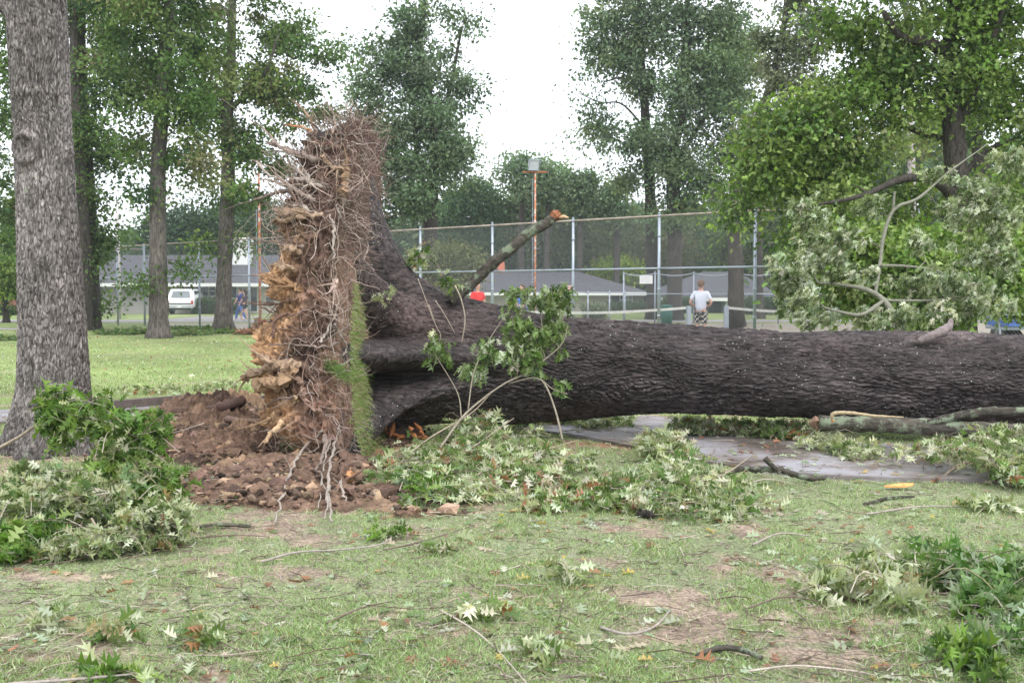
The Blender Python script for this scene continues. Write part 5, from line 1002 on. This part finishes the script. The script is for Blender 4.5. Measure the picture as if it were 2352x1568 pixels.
# front left pile
bough('leafy_branch', 'upright bright green oak bough in front of the near pale trunk', 'branch', [B(320, 1000, 8.2, 75, 60), B(300, 1080, 8.1, 85, 60), B(340, 1140, 8.0, 70, 40), B(130, 925, 8.3, 50, 35), B(115, 990, 8.3, 45, 30), B(210, 945, 8.2, 60, 35), B(400, 1110, 8.0, 35, 30)],
    [St([(-60, 1060, 8.4), (40, 1005, 8.4), (120, 960, 8.3), (240, 975, 8.2), (330, 1010, 8.2)], [.016, .012, .009, .006, .004]), St([(60, 1060, 8.3), (190, 1100, 8.1), (300, 1100, 8.1), (380, 1130, 8.0)], [.012, .01, .007, .004])], 150, .155, GREEN, 101, per=8, bias=(.15, -.1, -.35))
bough('leafy_branch', 'heap of wilted grey green oak leaves filling the left edge', 'branch', [B(90, 1150, 7.5, 130, 55), B(30, 1200, 7.2, 90, 60), B(190, 1170, 7.4, 90, 45), B(60, 1100, 8.0, 110, 30), B(250, 1130, 7.6, 60, 40)],
    [St([(-80, 1190, 7.4), (60, 1130, 7.6), (160, 1170, 7.4), (260, 1150, 7.4)], [.014, .011, .008, .005]), St([(-50, 1110, 8.0), (90, 1085, 8.0), (240, 1075, 8.1)], [.009, .007, .004])], 190, .15, PALE+[(3, (.10, .17, .06))], 102, per=8, bias=(.1, -.1, -.3))
bough('leafy_branch', 'curled pale oak leaves heaped lowest at left on the grass', 'branch', [B(340, 1230, 6.9, 85, 75), B(375, 1170, 7.0, 45, 35), B(220, 1270, 6.7, 100, 40), B(150, 1290, 6.6, 60, 26)],
    [St([(20, 1290, 6.9), (160, 1250, 6.8), (260, 1215, 6.9), (350, 1190, 6.9)], [.011, .009, .007, .005]), St([(210, 1190, 7.0), (245, 1240, 6.8), (330, 1290, 6.7)], [.007, .006, .004])], 150, .14, PALE, 103, per=8, bias=(.05, -.05, -.55))
bough('leafy_branch', 'dark green low oak leaves at far left below the grey heap', 'branch', [B(30, 1250, 6.7, 70, 40), B(20, 1290, 6.5, 50, 22), B(110, 1230, 6.8, 60, 25)], [], 50, .16, GREEN, 104, per=7)
# hanging bough across the trunk
bough('leafy_branch', 'broken oak bough with fresh leaves leaning against the fallen trunk', 'branch', [B(1250, 690, 10.6, 55, 35), B(1180, 685, 10.6, 36, 26), B(1290, 680, 10.7, 26, 40), B(1190, 760, 10.4, 38, 44), B(1250, 790, 10.4, 50, 40), B(1180, 820, 10.3, 55, 34), B(1275, 755, 10.5, 32, 36), B(1110, 805, 10.4, 38, 26), B(1000, 805, 10.3, 34, 22), B(1080, 855, 10.3, 34, 22), B(1030, 830, 10.3, 16, 18), B(1230, 850, 10.2, 30, 18), B(1280, 900, 10.1, 14, 26)],
    [St([(1010, 1030, 9.6), (1060, 960, 9.9), (1110, 915, 10.1), (1160, 880, 10.2), (1215, 850, 10.3), (1245, 790, 10.4), (1240, 700, 10.6)], [.011, .011, .010, .009, .008, .006, .004]), St([(1215, 850, 10.3), (1250, 880, 10.1), (1275, 940, 9.9), (1292, 1010, 9.7)], [.008, .008, .009, .010]), St([(1170, 880, 10.2), (1230, 868, 10.0), (1270, 893, 9.9), (1303, 905, 9.8)], [.006, .005, .004, .003]),
     St([(1075, 940, 10.0), (1090, 850, 10.2), (1130, 770, 10.4), (1180, 700, 10.6)], [.007, .006, .005, .004]), St([(1060, 960, 9.9), (1050, 900, 10.1), (1000, 815, 10.3)], [.006, .005, .003]), St([(1240, 835, 10.2), (1290, 790, 10.3), (1305, 745, 10.4)], [.006, .004, .003])],
    150, .14, [(4, (.10, .165, .04)), (3, (.15, .22, .07)), (2, (.27, .33, .19)), (1, (.40, .45, .32)), (2, (.05, .09, .025))], 105, per=6, bias=(0, -.1, -.85), floor=False, twig=(.24, .21, .16))
bough('leafy_branch', 'small sprig of oak leaves sprouting beyond the top root flare', 'branch', [B(962, 595, 11.9, 26, 22), B(1035, 650, 11.6, 22, 14)], [St([(940, 620, 12.0), (960, 600, 11.9)], [.004, .003])], 14, .15, GREEN+PALE, 106, per=6, floor=False)
bough('leafy_branch', 'few pale leaves caught between the two upper root flares', 'branch', [B(868, 690, 10.9, 10, 14), B(900, 670, 10.9, 14, 8)], [], 4, .12, PALE, 107, per=4, floor=False)
bough('leafy_heap', 'tangled twigs and leaves under the hanging bough at the trunk', 'branch heap', [B(1090, 975, 10.3, 80, 26, .4), B(1060, 1020, 9.9, 130, 20, .6), B(1000, 1055, 9.5, 120, 15, .6), B(1170, 1025, 9.8, 130, 16, .6)],
    [St([(900, 1080, 9.3), (980, 1010, 9.8), (1080, 950, 10.2), (1130, 900, 10.3)], [.009, .008, .007, .004]), St([(1000, 1070, 9.2), (1080, 1030, 9.5), (1180, 960, 10.0)], [.008, .006, .004])], 150, .14, MIXD, 108, per=5, flatz=.6)
def heap(label, blobs, n, seed, pal=MIXD, stems=(), ll=.16, name='leafy_heap', per=6):
    if blobs[0][0][1] < 12: blobs = [(c-np.array([0, 0, r[2]*.35]), (r[0]*1.22, r[1]*1.35, r[2]*.5)) for c, r in blobs]
    return bough(name, label, 'branch heap', blobs, list(stems), n, ll, pal, seed, per=per, flatz=.35, bias=(0, 0, .02))
heap('wide leafy heap lying right of the soil mound, in front of the trunk', [B(960, 1060, 9.3, 110, 26, .5), B(1120, 1070, 9.0, 150, 30, .5), B(1220, 1050, 9.4, 120, 24, .5), B(1090, 1110, 8.6, 110, 26, .4), B(1180, 1030, 9.6, 90, 24, .4)], 230, 111,
     stems=[St([(960, 1150, 8.4), (1120, 1080, 8.8), (1230, 1040, 9.3), (1330, 1010, 9.8)], [.008, .007, .006, .004]), St([(900, 1120, 8.7), (1050, 1100, 8.7), (1230, 1110, 8.5)], [.006, .005, .003])])
heap('low heap of bright green leaves right of the soil mound edge', [B(960, 1120, 8.6, 70, 18, .35), B(1000, 1150, 8.3, 60, 14, .3), B(940, 1095, 8.9, 50, 16, .3)], 44, 112, GREEN+[(2, (.25, .32, .2))])
heap('pale leafy heap in the middle of the lawn before the path corner', [B(1560, 1080, 8.9, 100, 34, .5), B(1620, 1120, 8.5, 120, 26, .45), B(1500, 1110, 8.5, 90, 22, .4), B(1660, 1150, 8.2, 110, 20, .4), B(1580, 1165, 8.0, 80, 16, .3)], 230, 113, PALE+[(3, (.12, .2, .06))],
     stems=[St([(1480, 1170, 8.0), (1560, 1120, 8.4), (1660, 1090, 8.7), (1720, 1050, 9.2)], [.010, .008, .007, .004]), St([(1560, 1190, 7.9), (1700, 1165, 8.1), (1840, 1140, 8.3)], [.006, .005, .004])])
heap('loose flat leaves between the two big heaps on the lawn', [B(1340, 1130, 8.4, 120, 20, .4), B(1380, 1160, 8.1, 110, 16, .35), B(1270, 1150, 8.2, 80, 14, .3)], 90, 114, MIXD+[(1, (.28, .13, .08))])
heap('upright pale leaf bunch standing on the corner of the path', [B(1530, 1000, 10.6, 46, 36, .3), B(1500, 1025, 10.3, 40, 20, .3), B(1560, 1035, 10.2, 30, 14, .25)], 60, 115, PALE)
heap('leafy twigs seen on the path in the gap under the trunk', [B(1290, 968, 13.2, 90, 12, .4), B(1420, 968, 13.2, 60, 12, .4), B(1200, 975, 12.9, 50, 14, .4), B(1350, 985, 12.8, 60, 8, .3)], 90, 116, MIXD, stems=[St([(1200, 985, 12.8), (1300, 970, 13.2), (1420, 975, 13.0)], [.012, .009, .005])])
heap('leaf strip tucked along the underside of the trunk on the path', [B(1650, 985, 12.2, 110, 16, .3), B(1780, 985, 12.0, 90, 14, .3), B(1840, 1000, 11.8, 70, 12, .3), B(1590, 975, 12.3, 50, 14, .3)], 150, 117, MIXD)
heap('pale leafy heap spilling onto the path at the right edge', [B(2260, 1020, 9.6, 110, 34, .5), B(2340, 1050, 9.3, 100, 34, .5), B(2150, 1040, 9.7, 70, 14, .3), B(2330, 990, 9.9, 70, 24, .4), B(2420, 1010, 9.5, 90, 50, .4)], 170, 118, PALE+[(2, (.14, .22, .07))], stems=[St([(2160, 1100, 9.4), (2200, 1070, 9.5), (2260, 1048, 9.6), (2360, 1035, 9.5), (2440, 1010, 9.5)], [.014, .016, .016, .018, .018])])
heap('small scattered leaf bunch on the path before the lying log', [B(1920, 1010, 10.9, 60, 12, .3), B(2000, 1030, 10.5, 60, 10, .3), B(1960, 1035, 10.5, 50, 10, .3)], 44, 119, PALE)
heap('pale leaf tuft alone on the grass near the right edge', [B(2270, 1175, 7.9, 50, 14, .15)], 12, 120, PALE)
heap('leafy litter at the right edge beyond the log', [B(2330, 1085, 9.0, 60, 12, .3)], 16, 121, MIXD)
# front right pile
bough('leafy_branch', 'large leafy oak bough filling the bottom right corner', 'branch', [B(2230, 1310, 6.0, 120, 40, .35), B(2300, 1370, 5.6, 90, 50, .3), B(2150, 1300, 6.2, 70, 26, .3), B(2330, 1440, 5.2, 60, 50, .3), B(2280, 1500, 4.9, 60, 34, .2), B(2240, 1420, 5.4, 50, 26, .2), B(2400, 1350, 5.5, 70, 70, .3)],
    [St([(2085, 1600, 4.75), (2130, 1520, 4.9), (2175, 1465, 5.1), (2230, 1425, 5.3), (2290, 1420, 5.3), (2400, 1430, 5.2)], [.009, .009, .008, .008, .007, .005]), St([(2010, 1465, 5.4), (2060, 1400, 5.7), (2110, 1370, 5.8), (2190, 1360, 5.8)], [.007, .008, .006, .004]), St([(2230, 1425, 5.3), (2250, 1350, 5.6), (2210, 1330, 5.8)], [.006, .005, .004]), St([(2240, 1440, 5.2), (2310, 1370, 5.5), (2400, 1300, 5.7)], [.006, .005, .004])],
    120, .165, [(4, (.075, .15, .04)), (3, (.19, .27, .12)), (3, (.30, .36, .24)), (1, (.12, .22, .05))], 122, per=7, twig=(.36, .31, .27))
bough('leafy_branch', 'flat pale green leafy branch left of the corner bough', 'branch', [B(1960, 1360, 5.9, 90, 30, .3), B(2050, 1320, 6.1, 90, 26, .3), B(1900, 1390, 5.7, 60, 18, .2), B(2060, 1390, 5.6, 60, 26, .25)], [St([(1790, 1400, 5.7), (1900, 1360, 5.9), (1990, 1330, 6.0), (2100, 1345, 6.0)], [.004, .006, .007, .005])], 66, .165, PALE, 123, per=7, flatz=.4)
bough('leafy_branch', 'sprig of big green leaves hanging at the very bottom right', 'branch', [B(2210, 1510, 4.65, 45, 30, .1), B(2260, 1545, 4.5, 40, 24, .1)], [], 12, .16, GREEN, 124, per=6, bias=(-.2, 0, -.5))
for k, (x, y, r, pal, lab) in enumerate(((120, 1440, 60, PALE, 'pale oak sprig lying on the grass near the lower left corner'), (470, 1475, 36, MIXD, 'green leaf clump on bare earth at the lower left'), (270, 1560, 50, GREEN, 'green leaf sprig cut by the bottom edge at left'), (1100, 1430, 60, MIXD, 'leaf sprig lying on the grass low in the middle'), (1000, 1270, 50, PALE, 'pale sprig lying just in front of the soil mound'),
        (1270, 1520, 60, PALE, 'white green sprig near the bottom edge, right of the middle'), (1300, 1345, 50, PALE, 'pale leaf pair beside a red brown leaf, middle right lawn'), (1640, 1190, 70, PALE, 'wide pale leaf spray at the front of the middle heap'), (890, 1240, 50, GREEN, 'green leaf tuft in front of the soil mound right side'), (240, 1465, 50, MIXD, 'mixed leaf sprig left of the green leaf clump'))):
    c = G(x, y); s = S(c[1]); bough('oak_sprig', lab, 'sprig', [(c+[0, 0, .03], (r/s, r*.5/s, .03))], [([c-[r*1.3/s, .03, -.015], c+[0, .02, .03], c+[r/s, -.02, .03]], [.004, .0035, .002])], 7, .14, pal, 430+k, per=4, flatz=.4, group='oak sprigs strewn on the lawn')
# storm-torn crown behind the trunk, leaves flipped to their silvery side
bough('torn_bough', 'torn oak bough with silvery leaf backs standing up behind the trunk', 'branch', [B(1860, 500, 15.5, 50, 55), B(1830, 620, 15, 60, 55), B(1850, 700, 14.8, 65, 48), B(1880, 570, 15.2, 60, 45), B(1950, 540, 15.3, 40, 40), B(2170, 650, 14.8, 75, 45), B(2240, 690, 14.7, 90, 52), B(2140, 720, 14.5, 100, 34), B(2060, 735, 14.4, 60, 18), B(2270, 440, 15.6, 60, 45), B(2210, 490, 15.5, 70, 35), B(2310, 510, 15.4, 50, 50), B(2160, 400, 15.8, 60, 24), B(2320, 600, 15, 36, 40), B(1990, 640, 15, 30, 22), B(2120, 560, 15.4, 40, 26), B(1900, 740, 14.6, 40, 12), B(2330, 370, 15.8, 60, 30), B(1790, 640, 15, 26, 60), B(1985, 730, 14.6, 40, 22), B(2090, 660, 15.0, 60, 30), B(2000, 470, 15.5, 50, 26), B(1930, 620, 15.1, 46, 26), B(2250, 580, 15.3, 60, 36)],
    [St([(2075, 790, 14.4), (2055, 730, 14.5), (2030, 690, 14.6), (1990, 665, 14.8), (1920, 652, 15), (1880, 650, 15)], [.055, .048, .04, .032, .022, .014]), St([(2030, 690, 14.6), (1980, 722, 14.4), (1930, 716, 14.5), (1890, 705, 14.6)], [.028, .026, .018, .012]),
     St([(2010, 680, 14.9), (2022, 600, 15.2), (2030, 540, 15.3), (2055, 480, 15.4), (2110, 455, 15.5), (2180, 395, 15.7), (2270, 330, 15.9)], [.026, .028, .027, .026, .022, .014, .006]), St([(2050, 490, 15.4), (2055, 440, 15.4)], [.02, .016]), St([(2022, 610, 15.1), (2090, 612, 15.0), (2160, 625, 14.9), (2230, 665, 14.8)], [.02, .018, .014, .008]), St([(2030, 690, 14.6), (2130, 690, 14.6), (2220, 680, 14.7)], [.02, .016, .01]), St([(1880, 650, 15), (1850, 600, 15.1), (1870, 540, 15.3), (1860, 480, 15.5)], [.016, .012, .009, .006])],
    680, .15, SILV, 141, per=9, bias=(-.75, -.05, -.65), floor=False, stickcol=(.20, .20, .155), twig=(.22, .20, .16), maxr=.02, zdrop=.2)
# ------------------------------------------------------------------ lying wood
def stick(name, label, pts, rad, mat=M_twig, col=(.30, .26, .22), sides=9, wob=.08, seed=1, cat='branch', ends=None, group=None, bumps=.0):
    r_ = np.random.default_rng(seed); t = thing(name, label, cat, pts[0], group); n = 7*len(pts); s3 = spline(pts, n)+r_.normal(size=(n, 3))*bumps; rr_ = np.interp(np.linspace(0, 1, n), np.linspace(0, 1, len(rad)), rad)
    mb = MB(); mb.tube(s3, rr_*(1+.06*r_.normal(size=n)), sides, col, wob=wob, rng=r_); mb.build('wood', mat, t, True)
    if ends: mb = MB(); d = s3[0]-s3[1]; d /= np.linalg.norm(d); mb.tube([s3[0]-d*.005, s3[0]+d*rad[0]*.5, s3[0]+d*rad[0]*1.2], [rad[0]*1.02, rad[0]*.8, rad[0]*.3], 7, ends, wob=.3, rng=r_); mb.build('torn_end', M_root, t)
    return t
W1 = (1, 1, 1)
stick('fallen_log', 'thick straight log with lichen lying on the path before the trunk, right', [P(1880, 972, 11.1), P(2050, 976, 11.0), P(2230, 985, 10.9), P(2420, 992, 10.8), P(2600, 1000, 10.7)], [.075, .082, .078, .072, .07], M_lichen, W1, 16, .05, 2, 'log', ends=(.2, .13, .09))
stick('broken_bough', 'dark curved bough pressed under the trunk at the right edge', [P(2130, 972, 10.9), P(2200, 955, 10.9), P(2270, 945, 10.9), P(2340, 944, 10.9), P(2450, 930, 10.9)], [.03, .045, .045, .04, .035], M_lichen, (.7, .7, .7), 12, .08, 3)
stick('bent_stick', 'bent stick with torn orange end above the lichen log', [P(1912, 965, 10.8), P(1914, 950, 10.8), P(1950, 948, 10.8), P(2010, 955, 10.8), P(2075, 958, 10.8)], [.016, .02, .017, .014, .008], M_twig, (.34, .27, .17), 8, .1, 4, ends=(.55, .22, .08))
stick('lichen_stick', 'crooked lichen covered stick lying at the front edge of the path', [P(1640, 1100, 9.1), P(1690, 1078, 9.2), P(1745, 1077, 9.2), P(1800, 1080, 9.2), P(1850, 1096, 9.2), P(1895, 1097, 9.2)], [.016, .022, .026, .026, .024, .022], M_lichen, W1, 10, .1, 5, bumps=.004)
stick('lichen_stick', 'short forked lichen stump rising from the crooked stick', [P(1790, 1085, 9.15), P(1770, 1065, 9.15), P(1757, 1052, 9.15)], [.022, .022, .026], M_lichen, W1, 9, .1, 6)
stick('lichen_log', 'short pale green lichen log half buried in the torn clay', [P(425, 1108, 8.8), P(465, 1105, 8.8), P(530, 1108, 8.7)], [.04, .048, .035], M_lichen, (1.7, 1.8, 1.6), 12, .08, 7, 'log')
stick('lichen_stick', 'thin pale lichen stick at the left foot of the soil mound', [G(440, 1212, .03), G(500, 1204, .03), G(575, 1208, .03)], [.010, .014, .012], M_lichen, (1.5, 1.6, 1.4), 8, .1, 8)
stick('lichen_stick', 'mossy forked stick on the lower right lawn', [G(1600, 1505, .02), G(1650, 1488, .03), G(1700, 1490, .03), G(1750, 1510, .02)], [.010, .013, .013, .010], M_lichen, W1, 8, .1, 9)
stick('lichen_stick', 'grey stick lying right of the orange wood chip', [G(1985, 1158, .02), G(2040, 1144, .02), G(2100, 1140, .02)], [.013, .014, .010], M_lichen, W1, 8, .1, 10)
stick('bark_piece', 'dark broken bark piece on bare earth beside the middle heap', [G(1470, 1178, .02), G(1500, 1182, .025)], [.03, .026], M_bark_far, (.6, .6, .6), 8, .15, 11, 'bark')
stick('dark_stick', 'dark thin stick slanting across the middle heap', [G(1450, 1160, .03), G(1500, 1135, .08), G(1545, 1110, .14)], [.012, .009, .005], M_twig, (.10, .08, .07), 7, .1, 12)
TW = (('long bare twig curving across the grass before the soil mound', [(600, 1290), (680, 1268), (780, 1262), (870, 1250), (910, 1225)]), ('thin twig reaching right from the soil mound foot', [(880, 1262), (960, 1245), (1060, 1215), (1090, 1205)]), ('long thin twig low in the middle of the lawn', [(1010, 1400), (1080, 1440), (1140, 1490), (1210, 1568)]),
      ('pale twig at the bottom edge left of the middle', [(20, 1570), (160, 1560), (330, 1545)]), ('forked twig low left of the middle lawn', [(750, 1430), (830, 1395), (900, 1380)]), ('straight grey twig near the bottom right corner', [(1720, 1540), (1830, 1528), (1960, 1540), (2010, 1550)]),
      ('twig right of the red brown leaf pair', [(1380, 1440), (1440, 1455), (1500, 1440), (1540, 1400)]), ('thin twig left of the corner bough, pointing left', [(1720, 1395), (1800, 1370), (1890, 1380)]), ('crooked twig lying on the sunny path section', [(1690, 1120), (1760, 1100), (1830, 1112)]), ('slim twig across the grass at the far right', [(1990, 1180), (2130, 1162), (2290, 1168)]),
      ('pale bare twig across the left soil foot', [(450, 1235), (540, 1228), (620, 1232)]), ('thin bare branch lying beyond the kerb on the lawn', [(330, 900), (440, 880), (560, 870)]), ('twig arching over the pale heap near bottom right', [(1730, 1250), (1790, 1225), (1860, 1230)]), ('fine twig on the path under the trunk gap', [(1290, 990), (1340, 986), (1390, 992)]))
for k, (lab, pts) in enumerate(TW): stick('fallen_twig', lab, [G(a, b_, .02+.03*(q % 2)) for q, (a, b_) in enumerate(pts)], [.0055, .004, .0025] if k % 3 else [.008, .006, .004], M_twig, [(.32, .28, .25), (.16, .12, .10), (.42, .36, .31)][k % 3], 6, .05, 200+k, 'twig', group='bare twigs strewn on the ground')
t = thing('wood_chip', 'fresh orange slab of split wood on the grass at right', 'wood chip', G(2065, 1124)); c = G(2065, 1122); mb = MB(); q = spline([c+[-.12, 0, .012], c+[-.05, .03, .02], c+[.05, .03, .03], c+[.12, .0, .03], c+[.02, -.035, .015], c+[-.12, 0, .012]], 20)[:-1]; mb.prism(q, (0, 0, .012), (.66, .33, .12)); mb.build('wood', M_root, t)
# heap of dead red-brown branches by the orange pole
bough('brush_heap', 'low heap of dead red brown branches by the left orange pole', 'branch heap', [B(575, 765, 41, 34, 10, 1.0), B(600, 750, 42, 20, 16, 1.0)], [], 110, .22, [(3, (.30, .12, .08)), (2, (.22, .13, .09)), (1, (.38, .24, .17)), (1, (.12, .16, .07))], 151, per=7, leafm=M_dry)
heap('low green leafy debris around the foot of the white vehicle oak', [B(300, 765, 41, 90, 8, 1.2), B(430, 772, 40, 60, 7, 1.0)], 220, 152, PG, ll=.24); heap('low green debris between the slender oak and the brush heap', [B(500, 768, 42, 60, 7, 1.0), B(440, 758, 46, 90, 6, 1.0)], 160, 153, PG, ll=.24)
heap('green debris strip at the far left beyond the path', [B(20, 785, 36, 60, 6, 1.0)], 70, 154, PG, ll=.22)
heap('thin scatter of torn twigs on the lawn beyond the left kerb', [B(360, 900, 17.5, 110, 6, .6), B(500, 888, 18, 60, 8, .5)], 50, 155, MIXD, ll=.13)

# ------------------------------------------------------------------ loose leaves and twig crumbs, uncountable
rng = np.random.default_rng(161); N = 7500
u = rng.random(N); y = 1/(1/4.0-u*(1/4.0-1/15.5)); x = rng.uniform(-1, 1, N)*y*.53; dens = .26+.45*(fbm(np.stack([x*.6, y*.6, 0*x], 1), 3, 55)+.2)+1.3*np.exp(-((y-8.7)/1.3)**2)*(x > -1.1)*(x < 3.4)+.5*(y > 9)*(x > .5)+.3*((x > 1.5) & (y < 7)); ok = rng.random(N) < dens; x, y = x[ok], y[ok]; N = len(x)
z = mz(x, y)+.012; z[path_dist(x, y) > 0] = .032; d_ = unit(rng, N); d_[:, 2] = np.abs(d_[:, 2])*.10; nr = unit(rng, N)*.28+[0, 0, 1]
pal = [(4, (.33, .39, .26)), (3, (.14, .22, .08)), (2, (.44, .46, .36)), (1.6, (.24, .11, .07)), (.6, (.40, .19, .10)), (.5, (.5, .38, .12)), (1.2, (.45, .37, .28))]
mb = MB(); leaves(mb, np.stack([x, y, z], 1), d_, nr, .035+.10*rng.random(N)**1.8, pick(rng, N, pal, .15), OAKFLAT, rng); N = 1800; y = rng.uniform(15, 44, N); x = rng.uniform(-1, .1, N)*y*.5; leaves(mb, np.stack([x, y, 0*x+.03], 1), unit(rng, N)*[1, 1, .2], unit(rng, N)*.4+[0, 0, 1], .07+.08*rng.random(N), pick(rng, N, pal, .2), OAKFLAT, rng); tag(mb.build('leaf_litter', M_leaf), 'single torn leaves scattered over lawn and path', 'leaves', kind='stuff')
mb = MB(); N = 5000; u = rng.random(N); y = 1/(1/4.0-u*(1/4.0-1/15.5)); x = rng.uniform(-1, 1, N)*y*.53; z = mz(x, y)+.012; z[path_dist(x, y) > 0] = .03; cl_ = pick(rng, N, [(2, (.28, .23, .19)), (2, (.12, .085, .07)), (1, (.42, .36, .3))], .2)
for k in range(N):
    a = rng.uniform(0, 2*pi); L = rng.gamma(2, .045)+.02; dv = np.array([cos(a), sin(a), rng.uniform(-.02, .12)])*L; p_ = np.array([x[k], y[k], z[k]]); mb.tube([p_, p_+dv*.5+rng.normal(size=3)*.008, p_+dv], rng.uniform(.0012, .0032), 3, cl_[k], caps=False)
tag(mb.build('twig_litter', M_twig, None, True), 'short broken twigs and bark crumbs scattered over lawn and path', 'twigs', kind='stuff')

# ------------------------------------------------------------------ damp air
mb = MB(); mb.box((0, 420, 20.25), (1230, 990, 42.5)); m = bpy.data.materials.new('damp_air'); m.use_nodes = True; nt = m.node_tree; nt.nodes.remove(nt.nodes['Principled BSDF'])
pv = nt.nodes.new('ShaderNodeVolumePrincipled'); pv.inputs['Color'].default_value = (.86, .93, 1, 1); pv.inputs['Density'].default_value = .0004; nt.links.new(pv.outputs[0], nt.nodes['Material Output'].inputs['Volume'])
tag(mb.build('haze', m), kind='stuff')
